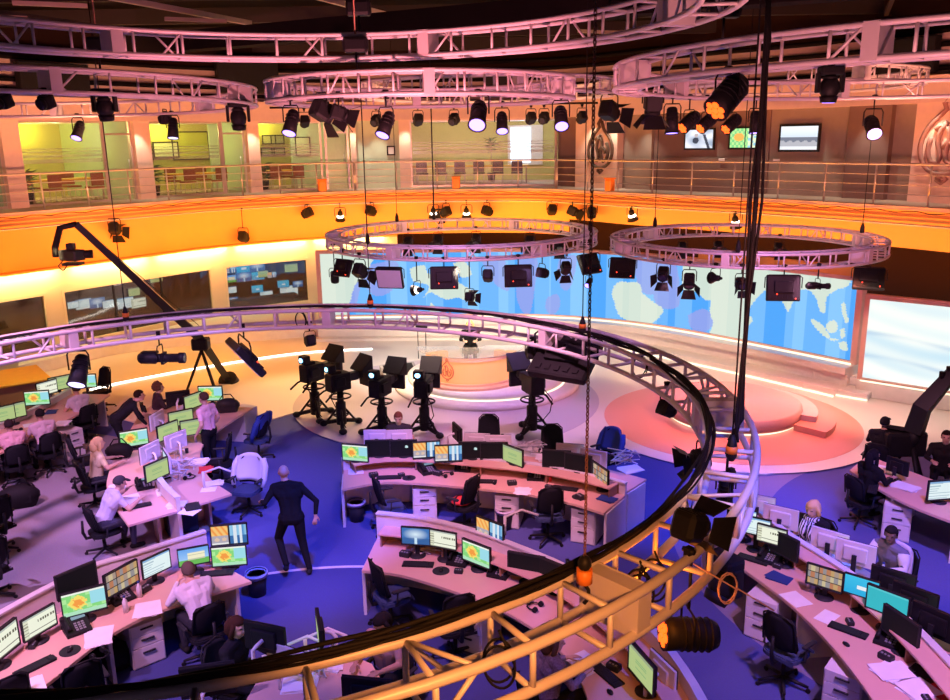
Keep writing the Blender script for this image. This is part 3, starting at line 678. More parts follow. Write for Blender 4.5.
# ---------------------------------------------------------------- lamps
def LM(rows): return [(n, mb.mesh(n, m), m, par) for n, mb, m, par in rows]
def lampmesh(kind):
    h = []
    if kind == 'par':
        b = MB(); b.tube([(0, -.2, 0), (0, -.17, 0), (0, .02, 0), (0, .2, 0)], [.06, .085, .10, .115], 14)
        for i in range(3): b.tube([(.1 * math.cos(t), -.1 + i * .06, .1 * math.sin(t)) for t in np.linspace(0, 6.283, 15)[:-1]], .008, 4, True)
        l = MB(); l.tube([(0, .2, 0), (0, .206, 0)], [.104, .10], 14)
        rim = MB(); rim.tube([(.112 * math.cos(t), .205, .112 * math.sin(t)) for t in np.linspace(0, 6.283, 15)[:-1]], .012, 5, True)
        h = [('head', b, K['black'], None), ('lens', l, K['coolglow'], 'head'), ('gel_frame', rim, K['black'], 'head')]; ww = .135
    elif kind == 'fresnel':
        b = MB(); b.box((0, -.02, 0), (.24, .26, .25), bev=.04); b.cyl((0, .1, 0), (0, .16, 0), .115, n=12)
        for i in range(4): b.box((0, -.1 + i * .05, .13), (.18, .012, .02))
        l = MB(); l.tube([(0, .16, 0), (0, .167, 0)], [.095, .07], 12)
        h = [('head', b, K['black'], None), ('lens', l, K['lensdark'], 'head')]
        for i in range(4):
            a = i * PI / 2; d = MB(); X = Matrix.Rotation(a, 4, 'Y')
            d.add([(-.11, .16, .115), (.11, .16, .115), (.16, .32, .23), (-.16, .32, .23), (-.11, .165, .122), (.11, .165, .122), (.16, .325, .237), (-.16, .325, .237)], [(0, 1, 2, 3), (7, 6, 5, 4), (0, 4, 5, 1), (1, 5, 6, 2), (2, 6, 7, 3), (3, 7, 4, 0)], False, X)
            h.append(('barn_door', d, K['black'], 'head'))
        ww = .15
    elif kind == 'panel':
        b = MB(); b.box((0, 0, 0), (.62, .10, .50), bev=.02); b.box((0, -.07, .02), (.36, .06, .22), bev=.015)
        for i in range(5): b.box((-.2 + .1 * i, -.055, -.17), (.05, .02, .06))
        f = MB(); f.box((0, .052, 0), (.56, .008, .44)); d = MB(); d.ball((-.12, -.06, -.12), .014, 6); d.ball((.22, -.06, -.2), .014, 6)
        h = [('head', b, K['black'], None), ('diffuser', f, K['lilacface'], 'head'), ('status_light', d, K['led'], 'head')]; ww = .34
    elif kind == 'profile':
        b = MB(); b.tube([(0, -.42, 0), (0, -.36, 0), (0, -.1, 0), (0, -.08, 0), (0, .34, 0), (0, .36, 0), (0, .46, 0)], [.08, .115, .115, .085, .085, .105, .105], 12)
        b.box((0, -.2, .11), (.12, .3, .04)); b.box((0, .06, 0), (.21, .05, .21))
        l = MB(); l.tube([(0, .46, 0), (0, .466, 0)], [.095, .08], 12)
        h = [('head', b, K['black'], None), ('lens', l, K['lensdark'], 'head')]; ww = .13
    elif kind == 'mover':
        b = MB(); b.ball((0, 0, 0), (.15, .19, .16), 14); b.tube([(0, .12, 0), (0, .22, 0)], [.14, .12], 14); b.tube([(0, -.14, 0), (0, -.2, 0)], [.13, .07], 14)
        l = MB(); l.tube([(0, .22, 0), (0, .226, 0)], [.10, .08], 14)
        bs = MB(); bs.box((0, 0, .26), (.36, .24, .13), bev=.03); bs.box((-.19, 0, .08), (.05, .13, .30), bev=.015); bs.box((.19, 0, .08), (.05, .13, .30), bev=.015)
        h = [('yoke', bs, K['black'], None), ('head', b, K['black'], None), ('lens', l, K['lensdark'], 'head')]; ww = 0
    elif kind == 'bell':
        b = MB(); b.tube([(0, -.16, 0), (0, -.12, 0), (0, -.02, 0), (0, .14, 0)], [.05, .075, .085, .16], 12); b.cyl((0, -.22, 0), (0, -.15, 0), .035, n=8)
        l = MB(); l.tube([(0, .12, 0), (0, .13, 0)], [.13, .13], 12); g = MB(); g.tube([(0, -.03, 0), (0, .06, 0)], [.089, .118], 12)
        h = [('head', b, K['black'], None), ('lens', l, K['warmglow'], 'head'), ('glowing_vent', g, K['warmglow'], 'head')]; ww = .17
    elif kind == 'led':
        b = MB(); b.tube([(0, -.26, 0), (0, -.2, 0), (0, .12, 0), (0, .22, 0)], [.11, .14, .145, .15], 16)
        for i in range(5): b.tube([(.145 * math.cos(t), -.18 + i * .06, .145 * math.sin(t)) for t in np.linspace(0, 6.283, 17)[:-1]], .009, 4, True)
        l = MB()
        for k in range(7):
            a = k * PI / 3; q = (0, 0) if k == 6 else (.08 * math.cos(a), .08 * math.sin(a)); l.tube([(q[0], .215, q[1]), (q[0], .232, q[1])], [.045, .035], 8)
        h = [('head', b, K['black'], None), ('lens', l, K['orangeglow'], 'head')]; ww = .17
    if ww:
        y = MB(); y.tube([(-ww, 0, 0), (-ww, 0, .2), (-ww * .8, 0, .25), (ww * .8, 0, .25), (ww, 0, .2), (ww, 0, 0)], .011, 5)
        h.insert(0, ('yoke', y, K['black'], None))
    return LM(h)
LMC = {}
clampm = MB(); clampm.box((0, 0, .02), (.05, .06, .09)); clampm.cyl((-.05, 0, .04), (.05, 0, .04), .02, n=6); clampm = clampm.mesh('hanging_clamp', K['black'])
def lamp(kind, top, drop, label, yaw=0, tilt=-30, s=1, mats=None, skip=(), group='stage lamps'):
    if kind not in LMC: LMC[kind] = lampmesh(kind)
    nm = {'par': 'spotlight_par_can', 'fresnel': 'fresnel_spotlight', 'panel': 'soft_panel_spotlight', 'profile': 'profile_spotlight', 'mover': 'moving_head_spotlight', 'bell': 'flood_spotlight', 'led': 'led_spotlight'}[kind]
    r = thing(nm, label, 'stage light', top, Rd(yaw), group); rod = max(.02, drop - .25 * s if kind != 'mover' else drop - .3 * s)
    part('hanging_clamp', clampm, None, r)
    part('drop_rod', MB().cyl((0, 0, 0), (0, 0, -rod), .014, n=6), K['black'], r)
    made = {}
    for n, me, m, par in LMC[kind]:
        if n in skip: continue
        o = link(n, me, made.get(par) if par else r)
        if not par: o.location = (0, 0, -drop); o.scale = (s, s, s)
        if n == 'head': o.rotation_euler = (Rd(tilt), 0, 0)
        if mats and n in mats: o.material_slots[0].link = 'OBJECT'; o.material_slots[0].material = mats[n]
        made[n] = o
    return r
def hang(key, px, py, arc_='near', dr=None):
    p = on_ring(key, px, arc_); q = aty(px, py, p.y)
    return p, max(.12, p.z - q.z) if dr is None else dr
def rl(key, kind, px, py, label, arc_='near', **kw):
    p, d = hang(key, px, py, arc_); return lamp(kind, p, d, label, **kw)
VG = {'lens': K['violetglow']}; CG = {'lens': K['coolglow']}
# near ring
rl('near', 'par', 76, 370, 'black par can under the left of the foreground ring, lit violet-white', 'far', yaw=180, tilt=-50, s=1.35, mats=CG)
rl('near', 'profile', 158, 358, 'long black profile lamp lying level under the left of the foreground ring', 'far', yaw=-92, tilt=0, s=.95)
rl('near', 'panel', 243, 357, 'tilted soft panel lamp under the foreground ring, left of the studio cameras', 'far', yaw=118, tilt=-38, s=1.45)
rl('near', 'fresnel', 309, 341, 'small black fresnel under the foreground ring above the leftmost studio camera', 'far', yaw=30, tilt=-20, s=.75, skip=('barn_door',))
rl('near', 'panel', 566, 358, 'big dark soft panel lamp under the foreground ring, right of the anchor desk', 'far', yaw=-35, tilt=-52, s=1.7, skip=('status_light',))
rl('near', 'fresnel', 533, 353, 'round-backed fresnel under the foreground ring, just left of the big dark panel', 'far', yaw=10, tilt=-15, s=.85, skip=('barn_door',))
rl('near', 'fresnel', 667, 409, 'small cube fresnel hanging below the right bend of the foreground ring', 'far', yaw=-60, tilt=-25, s=.8, skip=('barn_door',))
rl('near', 'fresnel', 702, 459, 'fresnel with open barn doors on the inside of the right bend of the foreground ring', 'far', yaw=95, tilt=-10, s=.85)
rl('near', 'par', 728, 489, 'stubby downlight hanging in the right bend of the foreground ring', 'near', yaw=0, tilt=-80, s=.8, mats={'lens': K['lensdark']})
p = at(690, 528, 3.74); p.z = 3.52; lamp('fresnel', p, -.24, 'large barn-door fresnel standing on top of the foreground ring at its right bend', yaw=-50, tilt=-18, s=.82, skip=('yoke',))
rl('near', 'mover', 741, 583, 'big round moving head lamp hanging outside the right bend of the foreground ring', 'near', yaw=120, tilt=-55, s=1.0)
rl('near', 'led', 692, 634, 'led par glowing orange below the right bend of the foreground ring', 'near', yaw=95, tilt=6, s=.95)
# ring over the anchor desk
A_ = [('fresnel', 328, 277, 'slim flat lamp', 'near', dict(yaw=10, tilt=-70, s=.9, skip=('barn_door',))), ('panel', 342, 268, 'black soft panel', 'near', dict(yaw=-35, tilt=-25, s=.85)), ('fresnel', 359, 271, 'black fresnel', 'near', dict(yaw=-30, tilt=-35, s=1.1)), ('panel', 389, 278, 'soft panel with its lilac face turned to the camera', 'near', dict(yaw=168, tilt=-20, s=1.0)), ('bell', 416, 290, 'small beige-lit lamp on a long rod', 'near', dict(yaw=60, tilt=-10, s=.8)), ('panel', 444, 278, 'square black soft panel seen from behind, left of the middle', 'near', dict(yaw=0, tilt=-12, s=1.0)), ('fresnel', 469, 297, 'small lamp on the longest rod', 'near', dict(yaw=-20, tilt=-15, s=.75)), ('fresnel', 488, 276, 'narrow black fresnel', 'near', dict(yaw=-8, tilt=-30, s=.9, skip=('barn_door',))), ('panel', 518, 276, 'square black soft panel seen from behind, right of the middle', 'near', dict(yaw=4, tilt=-12, s=1.0)), ('fresnel', 542, 273, 'fresnel turned sideways', 'near', dict(yaw=-60, tilt=-12, s=.85, skip=('barn_door',))), ('fresnel', 566, 268, 'pear-shaped black fresnel', 'near', dict(yaw=10, tilt=-50, s=.9)), ('panel', 591, 264, 'tilted black soft panel', 'near', dict(yaw=35, tilt=-28, s=1.05)), ('par', 604, 282, 'small lamp with a violet glow', 'near', dict(yaw=150, tilt=-30, s=.7, mats=VG))]
for kind, x, y, lb, ar, kw in A_: rl('A', kind, x, y, lb + ', anchor desk ring', ar, **kw)
for i, (x, y) in enumerate(((438, 233), (476, 232), (408, 236), (530, 236), (560, 236))):
    p, d = hang('A', x, y + 8, 'far', .34); lamp('fresnel', p, d, 'black lamp, far side of the anchor desk ring, %s from left' % order[[1, 2, 0, 3, 4][i]], yaw=170, tilt=-35, s=1.0)
B_ = [('panel', 623, 268, 'black soft panel at the left end of the ring, tilted', 'near', dict(yaw=-20, tilt=-20, s=.95)), ('fresnel', 664, 274, 'fresnel with open doors, leftmost of the round ones', 'near', dict(yaw=160, tilt=-25, s=.95)), ('fresnel', 690, 281, 'fresnel in a hoop yoke, second of the round ones', 'near', dict(yaw=165, tilt=-40, s=.95)), ('bell', 716, 278, 'small box lamp between the hoop lamp and the thick hanging cable', 'near', dict(yaw=30, tilt=-5, s=.8, skip=('glowing_vent', 'lens'))), ('fresnel', 742, 284, 'fresnel just left of the thick hanging cable', 'near', dict(yaw=180, tilt=-10, s=.85)), ('panel', 785, 288, 'square black soft panel seen from behind', 'near', dict(yaw=-8, tilt=-12, s=1.05)), ('profile', 819, 286, 'stubby level profile lamp right of the square panel', 'near', dict(yaw=-75, tilt=-4, s=.6)), ('panel', 872, 279, 'wide black panel at the right end of the ring', 'near', dict(yaw=-25, tilt=-40, s=1.1))]
for kind, x, y, lb, ar, kw in B_: rl('B', kind, x, y, lb + ', red stage ring', ar, **kw)
for i, (x, y) in enumerate(((683, 232), (719, 232), (780, 244))):
    p, d = hang('B', x, y + 8, 'far', .3); lamp('fresnel', p, d, 'dark lamp, far side of the red stage ring, %s from left' % order[i], yaw=170, tilt=-30, s=.8)
# upper rings
for kind, key, x, y, ar, lb, kw in (
 ('par', 'F', 77, 130, 'far', 'par can lit violet below the left upper ring, in front of the first office', dict(yaw=170, tilt=-55, s=1.15, mats=VG)),
 ('mover', 'F', 103, 108, 'near', 'black moving head below the left upper ring at the first door', dict(yaw=0, tilt=-80, s=.8)),
 ('par', 'F', 172, 128, 'far', 'par can with pale lens in front of the second office', dict(yaw=180, tilt=-75, s=1.15, mats=CG)),
 ('mover', 'F', 245, 118, 'near', 'large black moving head under the right end of the left upper ring', dict(yaw=20, tilt=-85, s=.95)),
 ('fresnel', 'F', 44, 98, 'near', 'small dark lamp under the left upper ring, second from the left edge', dict(yaw=160, tilt=-20, s=.7, skip=('barn_door',))),
 ('fresnel', 'F', 3, 97, 'near', 'small dark lamp under the left upper ring at the left edge', dict(yaw=160, tilt=-20, s=.7, skip=('barn_door',))),
 ('fresnel', 'F', 165, 109, 'far', 'dark lamp high in front of the second office, left of the pale par can', dict(yaw=90, tilt=-10, s=.9, skip=('barn_door',))),
 ('par', 'C', 290, 122, 'near', 'par can lit violet at the left end of the middle upper ring', dict(yaw=165, tilt=-58, s=.95, mats=VG)),
 ('fresnel', 'C', 321, 111, 'near', 'black fresnel turned right under the left of the middle upper ring', dict(yaw=-50, tilt=-30, s=1.0)),
 ('fresnel', 'C', 338, 113, 'near', 'black fresnel facing away, right of the turned one under the middle upper ring', dict(yaw=-80, tilt=-20, s=.8)),
 ('par', 'C', 385, 124, 'near', 'par can lit violet hanging second from left on the middle upper ring', dict(yaw=150, tilt=-55, s=.9, mats=VG)),
 ('par', 'C', 478, 114, 'near', 'biggest violet-white par can of the middle upper ring, left of its smaller neighbour', dict(yaw=172, tilt=-42, s=1.1, mats=VG)),
 ('par', 'C', 502, 122, 'far', 'smaller violet-white par can just right of the biggest one', dict(yaw=180, tilt=-55, s=1.0, mats=VG)),
 ('par', 'C', 561, 117, 'near', 'violet-white par can at the right end of the middle upper ring', dict(yaw=180, tilt=-45, s=1.0, mats=VG)),
 ('fresnel', 'G', 653, 103, 'far', 'tall black lamp left of the orange lamps', dict(yaw=0, tilt=-80, s=1.2)),
 ('fresnel', 'D', 612, 111, 'near', 'black fresnel with doors above the pale emblem pillar', dict(yaw=-40, tilt=-20, s=1.5)),
 ('par', 'G', 673, 120, 'far', 'par can lit blue beside the tall black lamp', dict(yaw=180, tilt=-82, s=1.1, mats=VG)),
 ('led', 'G', 690, 122, 'far', 'orange led lamp above the leftmost television', dict(yaw=118, tilt=-35, s=.85)),
 ('led', 'G', 708, 123, 'far', 'orange led lamp right of the first orange one', dict(yaw=118, tilt=-35, s=.8)),
 ('led', 'G', 728, 97, 'near', 'large orange led lamp hanging higher than the other orange ones', dict(yaw=122, tilt=-40, s=1.0)),
 ('led', 'G', 733, 124, 'far', 'orange led lamp above the middle television', dict(yaw=120, tilt=-35, s=.8)),
 ('mover', 'G', 832, 88, 'near', 'black moving head with blue lens under the right upper ring', dict(yaw=0, tilt=-88, s=.62, mats=VG)),
 ('par', 'G', 875, 126, 'far', 'single violet-white par can right of the televisions', dict(yaw=170, tilt=-35, s=1.3, mats=VG)),
 ('par', 'G', 757, 122, 'far', 'par can lit blue hanging just behind the thick cable', dict(yaw=180, tilt=-80, s=1.0, mats=VG))):
    rl(key, kind, x, y, lb, ar, **kw)
i = 0
for x, y in ((304, 111), (376, 112), (418, 116), (454, 116), (531, 116), (544, 115), (582, 112)):
    p = aty(x, y, 22.5); lamp('fresnel', Vector((p.x, p.y, 7.3)), max(.3, 7.3 - p.z), 'small dark lamp on the far pipe above the offices, %s from the left' % order[i], yaw=150 if i % 2 else 20, tilt=-30, s=.95, skip=('barn_door',)); i += 1
pts = [aty(x, 0, 22.5) for x in (262, 600)]
single('lamp_pipe', MB().tube([(pts[0].x, 22.5, 7.36), (pts[1].x, 22.5, 7.36)], .03, 6), K['steel'], 'straight lamp pipe in front of the offices carrying small dark lamps', 'pipe')
# lamps along the fascia
i = j = 0
for x, y, lit in ((114, 224, 0), (308, 213, 0), (340, 216, 1), (370, 211, 0), (433, 213, 1), (446, 212, 0), (466, 213, 1), (487, 211, 0), (552, 210, 0), (573, 211, 0), (592, 213, 0), (632, 208, 1), (736, 215, 1), (242, 237, 0)):
    t = EDGE.px(x, 4, -.42); p = EDGE.pt(t) - .42 * EDGE.nor(t); q = aty(x, y, p[1])
    n = EDGE.nor(t); ya = math.degrees(math.atan2(n[1], n[0])) - 90
    lamp('bell' if lit else 'fresnel', Vector((p[0], p[1], 4.18)), max(.26, 4.18 - q.z), ('lit white flood lamp on the fascia pipe, %s from the left' % order[j]) if lit else ('unlit black lamp on the fascia pipe, %s from the left' % order[i]), yaw=ya if lit else ya + (50 if i % 2 else -50), tilt=-70 if lit else -25, s=1.25 if lit else 1.3, skip=() if lit else (('barn_door',) if i % 3 else ()))
    if lit: j += 1
    else: i += 1
for x, lb in ((322, 'left of the middle'), (456, 'in the middle'), (611, 'by the emblem pillar')):
    t = EDGE.px(x, 4.6, -.1); p, rz = face_at(t, -.15, GZ)
    r = thing('orange_beacon_box', 'small orange lamp box standing on the gallery edge ' + lb, 'lamp', p, rz)
    part('body', MB().box((0, 0, .22), (.3, .26, .4), bev=.04), K['orangeplastic'], r); part('hood', MB().box((0, 0, .45), (.34, .3, .05), bev=.02), K['orangeplastic'], r)
# ---------------------------------------------------------------- cables, chains, hoists
def wire(pts, r, name, label, cat, m='rubber', n=5): return single(name, MB().tube(pts, r, n), K[m], label, cat)
def over(key, px, arc_, dz=0): p = on_ring(key, px, arc_, None, RING[key][3]); p.z += dz; return p
w = 0
for key, x, ar, lb in (('A', 368, 'near', 'over the left front of the anchor desk ring'), ('A', 602, 'near', 'over the right end of the anchor desk ring'), ('A', 434, 'far', 'over the back of the anchor desk ring'), ('A', 397, 'far', 'over the back left of the anchor desk ring'), ('B', 738, 'near', 'over the front of the red stage ring'), ('B', 862, 'far', 'over the right of the red stage ring'), ('B', 655, 'far', 'over the back left of the red stage ring'), ('near', 370, 'far', 'over the foreground ring behind the studio cameras'), ('near', 582, 'far', 'over the foreground ring right of the anchor desk'), ('near', 731, 'near', 'over the right bend of the foreground ring'), ('near', 126, 'far', 'over the foreground ring at the left')):
    p = over(key, x, ar); thick = .02 if (key, x) == ('A', 434) else .009
    r = thing('suspension_wire', 'thin steel suspension wire ' + lb, 'wire', p, 0, 'suspension wires')
    part('wire', MB().tube([(0, 0, .1), (0, 0, 9.9 - p.z)], thick, 5), K['rubber'], r)
    part('shackle', MB().tube([(0, 0, 0), (0, 0, .05), (0, 0, .16), (0, 0, .26)], [.03, .055, .05, .02], 8), K['black'], r)
    if key == 'near': part('orange_sleeve', MB().cyl((0, 0, .08), (0, 0, .15), .058, n=8), K['orangeplastic'], r)
for key, x, ar, lb, k in (('E', 360, 'far', 'topmost ring, left of the middle', 0), ('F', 100, 'near', 'left upper ring', 1), ('G', 722, 'near', 'right upper ring, near the thick cable', 2), ('C', 357, 'near', 'middle upper ring', 3), ('E', 610, 'far', 'topmost ring, right of the middle', 4)):
    p = over(key, x, ar)
    r = thing('chain_hoist', 'black chain hoist on the ' + lb, 'hoist', p)
    part('motor', MB().box((0, 0, .36), (.34, .2, .2), bev=.04), K['black'], r); part('hook', MB().tube([(0, 0, 0), (0, 0, .27)], .015, 6), K['black'], r)
    part('chain', MB().tube([(0, 0, .5), (0, 0, 9.9 - p.z)], .014, 5), K['chain'], r)
# link chain from the ceiling to the near arc of the foreground ring
p = Vector(over('near', 583, 'near')); r = thing('hoist_chain', 'long rusty link chain hanging to the front of the foreground ring', 'chain', p)
lk = MB()
for a_ in (0,): lk.tube([(.009 * math.cos(t), 0, .017 * math.sin(t)) for t in np.linspace(0, 6.283, 9)[:-1]], .0042, 5, True)
ch = MB(); z = .25; k = 0
while z < 6.2:
    X = Matrix.Translation((0, 0, z)) @ Matrix.Rotation(PI / 2 * (k % 2) + .5, 4, 'Z'); ch.add(lk.v, lk.f, True, X); z += .026; k += 1
part('links', ch, K['chain'], r); part('hook', MB().tube([(0, 0, -.06), (.03, 0, -.02), (.03, 0, .04), (0, 0, .09), (0, 0, .12)], .014, 6), K['black'], r)
part('orange_sleeve', MB().cyl((0, 0, .1), (0, 0, .2), .055, n=10), K['orangeplastic'], r); part('shackle', MB().ball((0, 0, .24), (.05, .05, .06), 8), K['black'], r)
# thick black cable loom dropping at the right to the bend of the foreground ring
e = on_ring('near', 737, 'near', 5.75, 3.55); top = aty(770, -30, e.y + .5); pts = [top, aty(766, 40, e.y + .45), aty(756, 200, e.y + .3), aty(746, 330, e.y + .2), aty(739, 420, e.y + .1), e]
mb = MB(); mb.tube(Curve([tuple(p)[:3] for p in pts], .15).p.tolist() if False else pts, .024, 7); mb.tube([p + V(.05 * math.sin(i * 2.1), .03, 0) for i, p in enumerate(pts)], .017, 6); mb.tube([p + V(-.05 * math.cos(i * 1.7), -.03, 0) for i, p in enumerate(pts)], .014, 6)
single('cable_loom', mb, K['rubber'], 'thick black cable loom dropping from the ceiling to the right bend of the foreground ring', 'cable')
# cable bundle lying round the top of the foreground ring (inner side)
cx, cy, R, zt, T, W = RING['near']
a0, a1 = math.atan2(7.2 - cy, -6.6 - cx), None
mb = MB(); R_ = random.Random(5)
for k in range(7):
    o1, o2 = R_.uniform(-.03, .03), R_.uniform(0, .03); pts = []
    for i in range(150):
        a = Rd(-115 + 292 * i / 149)
        near_ = 1 if a < Rd(30) else max(.35, 1 - (math.degrees(a) - 30) / 60)
        rr = R - W * (1.0 if a < Rd(15) else .85) + o1 * near_ + .025 * math.sin(i * .33 + k)
        pts.append((cx + rr * math.cos(a), cy + rr * math.sin(a), zt + .055 + (o2 + .02 * math.sin(i * .6 + 2 * k)) * near_))
    mb.tube(pts, .015 if k < 5 else .010, 6)
single('cable_bundle', mb, K['rubber'], 'thick bundle of black cables lying along the top of the foreground ring', 'cable')
for k, (x, ar, lb) in enumerate(((500, 'near', 'at the bottom of the picture'), (640, 'near', 'beside the right bend, nearest the camera'), (655, 'near', 'right of the link chain'), (300, 'far', 'above the leftmost studio camera'), (640, 'far', 'over the small cube fresnel'))):
    p = over('near', x, ar, .02); c = p + V(0, 0, -.25); pts = [p]
    for i in range(56):
        a = i * .25; pts.append(c + V(.10 * math.cos(a), .05 * math.sin(a * .7), .16 * math.sin(a)))
    wire(pts, .009, 'hanging_cable_coil', 'loose black cable coil hanging from the foreground ring ' + lb, 'cable')
p = on_ring('near', 712, 'near', 6.02); c = p + V(.1, -.1, -.02); pts = [p + V(-.15, 0, .15)] + [c + V(.07 * math.cos(i * .5), .02 * i * .1, .13 * math.sin(i * .5)) for i in range(26)] + [c + V(.32, -.1, -.12)]
wire(pts, .006, 'hanging_orange_coil', 'pale orange coiled cable beside the glowing orange lamp', 'cable', 'wood')
# ---------------------------------------------------------------- the set: backdrop, plinth, stages, anchor desk
SB = Curve([(-6.0, 27.9), (-5.38, 27.76), (-1.2, 27.68), (1.6, 27.5), (3.78, 26.85), (5.8, 25.5), (8.0, 23.1), (9.71, 20.96), (9.85, 20.76)])
SB = Curve([SB.pt(t) for t in np.linspace(.78, SB.len - .1, 30)]); NB = SB.nor
ZB = .78
def sband(mb, t0, t1, o0, o1, z0, z1, n=40): return mb.strip(SB.sub(t0, t1, n, o1), SB.sub(t0, t1, n, o0), z0, z1)
ztl = aty(316, 252.5, SB.pt(.2)[1]).z; ztr = aty(855, 283, SB.pt(SB.len - .1)[1]).z; ZT = (ztl + ztr) / 2
print('screen tops', ztl, ztr)
r = thing('map_screen', 'long curved screen behind the anchor desk showing a blue world map', 'screen', (2, 26.5, 0)); off = -r.location
def shift(mb): mb.v = [tuple(Vector(v) + off) for v in mb.v]; return mb
fr = MB(); sband(fr, 0, SB.len, -.06, .15, ZT, ZT + .1); sband(fr, 0, SB.len, -.06, .15, ZB - .08, ZB); sband(fr, 0, .14, -.06, .15, ZB, ZT, 2); sband(fr, SB.len - .16, SB.len, -.06, .15, ZB, ZT, 2)
K['salmon'] = mat('salmon_frame', (.72, .42, .36), .5)
part('screen_frame', shift(fr), K['salmon'], r)
# map picture, drawn on the curved screen's own grid
def inside(x, y, P):
    c = False; j = len(P) - 1
    for i in range(len(P)):
        if (P[i][1] > y) != (P[j][1] > y) and x < (P[j][0] - P[i][0]) * (y - P[i][1]) / (P[j][1] - P[i][1]) + P[i][0]: c = not c
        j = i
    return c
def q8(L): return [(580 + x / 3.167, 260 + y / 3.167) for x, y in L]
def q5(L): return [(310 + x / 2.916, 200 + y / 2.916) for x, y in L]
LANDPX = [q8(L) for L in (
 [(105, 85), (125, 68), (150, 72), (165, 90), (185, 100), (205, 112), (235, 135), (262, 155), (255, 175), (235, 195), (205, 205), (160, 200), (130, 170), (112, 140), (100, 110)],
 [(330, -20), (322, 60), (330, 95), (365, 100), (395, 125), (412, 130), (410, 165), (420, 200), (415, 240), (505, 262), (520, 225), (545, 190), (530, 165), (560, 120), (600, 85), (640, 60), (630, 100), (655, 160), (672, 135), (690, 100), (720, 95), (745, 120), (758, 160), (775, 165), (780, 120), (810, 95), (855, 70), (850, -40)],
 [(735, 185), (765, 205), (790, 240), (778, 246), (745, 215), (730, 195)], [(775, 205), (800, 190), (815, 205), (808, 228), (785, 228)], [(790, 246), (815, 250), (810, 256), (790, 254)],
 [(826, 140), (838, 135), (842, 165), (850, 190), (840, 200), (830, 170)], [(822, 222), (834, 215), (838, 240), (826, 248)], [(818, 262), (840, 258), (846, 285), (822, 282)], [(652, 150), (662, 150), (660, 165)])]
LANDPX += [q5(L) for L in ([(10, 150), (175, 150), (160, 215), (130, 250), (115, 300), (100, 350), (10, 350)], [(290, 200), (330, 190), (345, 215), (400, 225), (440, 245), (490, 280), (470, 300), (430, 285), (395, 290), (350, 270), (330, 285), (345, 250), (300, 235)], [(415, 185), (450, 180), (470, 215), (440, 225)], [(350, 300), (365, 310), (380, 325), (350, 325)], [(890, 250), (960, 245), (960, 350), (905, 340), (885, 290)])]
LILAC = [q5(L) for L in ([(130, 200), (250, 180), (240, 260), (190, 280), (150, 250), (130, 320), (100, 310)], [(495, 170), (560, 165), (580, 260), (545, 250), (520, 215)], [(605, 170), (660, 170), (655, 250), (640, 330), (615, 320), (600, 270)], [(690, 285), (720, 275), (728, 310), (705, 335), (685, 315)], [(725, 170), (775, 165), (760, 250), (735, 260), (720, 215)])] + [q8(L) for L in ([(165, 0), (225, 0), (240, 100), (190, 95)], [(232, 0), (300, 10), (315, 130), (285, 155), (240, 140), (225, 60)], [(340, 175), (385, 155), (415, 170), (418, 205), (390, 228), (350, 215)])]
nx, ny = 640, 110; vs = []; fs = []; cols = []; ts = np.linspace(.14, SB.len - .16, nx + 1)
P_ = [SB.pt(t) for t in ts]
GX = np.empty((ny, nx)); GY = np.empty((ny, nx))
for i in range(nx):
    q = (np.array([[P_[i][0], P_[i][1], ZB + (ZT - ZB) * (j + .5) / ny] for j in range(ny)]) - np.array([0, 0, EYE])) @ ROT
    GX[:, i] = 475 + FPX * q[:, 0] / q[:, 2]; GY[:, i] = 350 + FPX * q[:, 1] / q[:, 2]
def mask(polys):
    m = np.zeros((ny, nx), bool)
    for P in polys:
        P = Curve([*P, P[0]], .8).p; c = np.zeros((ny, nx), bool); P = P + .5 * np.sin(P[:, ::-1] * 2.3)
        for k in range(len(P)):
            (x0, y0), (x1, y1) = P[k - 1], P[k]
            if y0 != y1: c ^= ((y0 > GY) != (y1 > GY)) & (GX < (x1 - x0) * (GY - y0) / (y1 - y0) + x0)
        m |= c
    return m
MLA, MLI = mask(LANDPX), mask(LILAC)
for j in range(ny + 1):
    for i in range(nx + 1): vs.append(Vector((P_[i][0], P_[i][1], ZB + (ZT - ZB) * j / ny)) + off)
for j in range(ny):
    for i in range(nx):
        a = j * (nx + 1) + i; fs.append((a, a + 1, a + nx + 2, a + nx + 1)); t = ts[i]
        st = (math.sin(t * 5.2) > .1) * .5 + (math.sin(t * 2.3 + 1) > 0) * .35
        c = lerp((.07, .36, .90), (.26, .58, .95), st)
        if MLI[j, i]: c = lerp(c, (.34, .33, .74), .65)
        if MLA[j, i]: c = lerp((.58, .70, .62), (.68, .76, .66), st)
        cols.append(c)
me = picdata('map_picture', vs, fs, cols, K['ledwall']); link('display', me, r)
# plinth under the screen: rounded ledge, glowing line, cove down to the floor
mb = MB(); sband(mb, -.2 * 0, SB.len, -.55, .3, .52, .70); struct('trim_20', mb, K['stagewhite'])
mb = MB(); sband(mb, 0, SB.len, -.4, .3, .03, .52); struct('trim_21', mb, K['stagewhite'])
mb = MB(); sband(mb, .1, SB.len - .1, -.16, -.10, .70, .735); single('screen_light_strip', mb, K['strip'], 'warm light line along the foot of the long map screen', 'light strip')
mb = MB(); sband(mb, SB.len * .45, SB.len + 0, -1.0, -.4, .03, .22); struct('trim_22', mb, K['stagewhite'])
mb = MB(); sband(mb, SB.len * .5, SB.len, -1.04, -1.0, .03, .07); single('plinth_light_strip', mb, K['strip'], 'light line along the step below the right part of the map screen', 'light strip')
mb = MB(); sband(mb, 0, SB.len * .45, -.75, -.4, .03, .12); struct('trim_23', mb, K['stagewhite'])
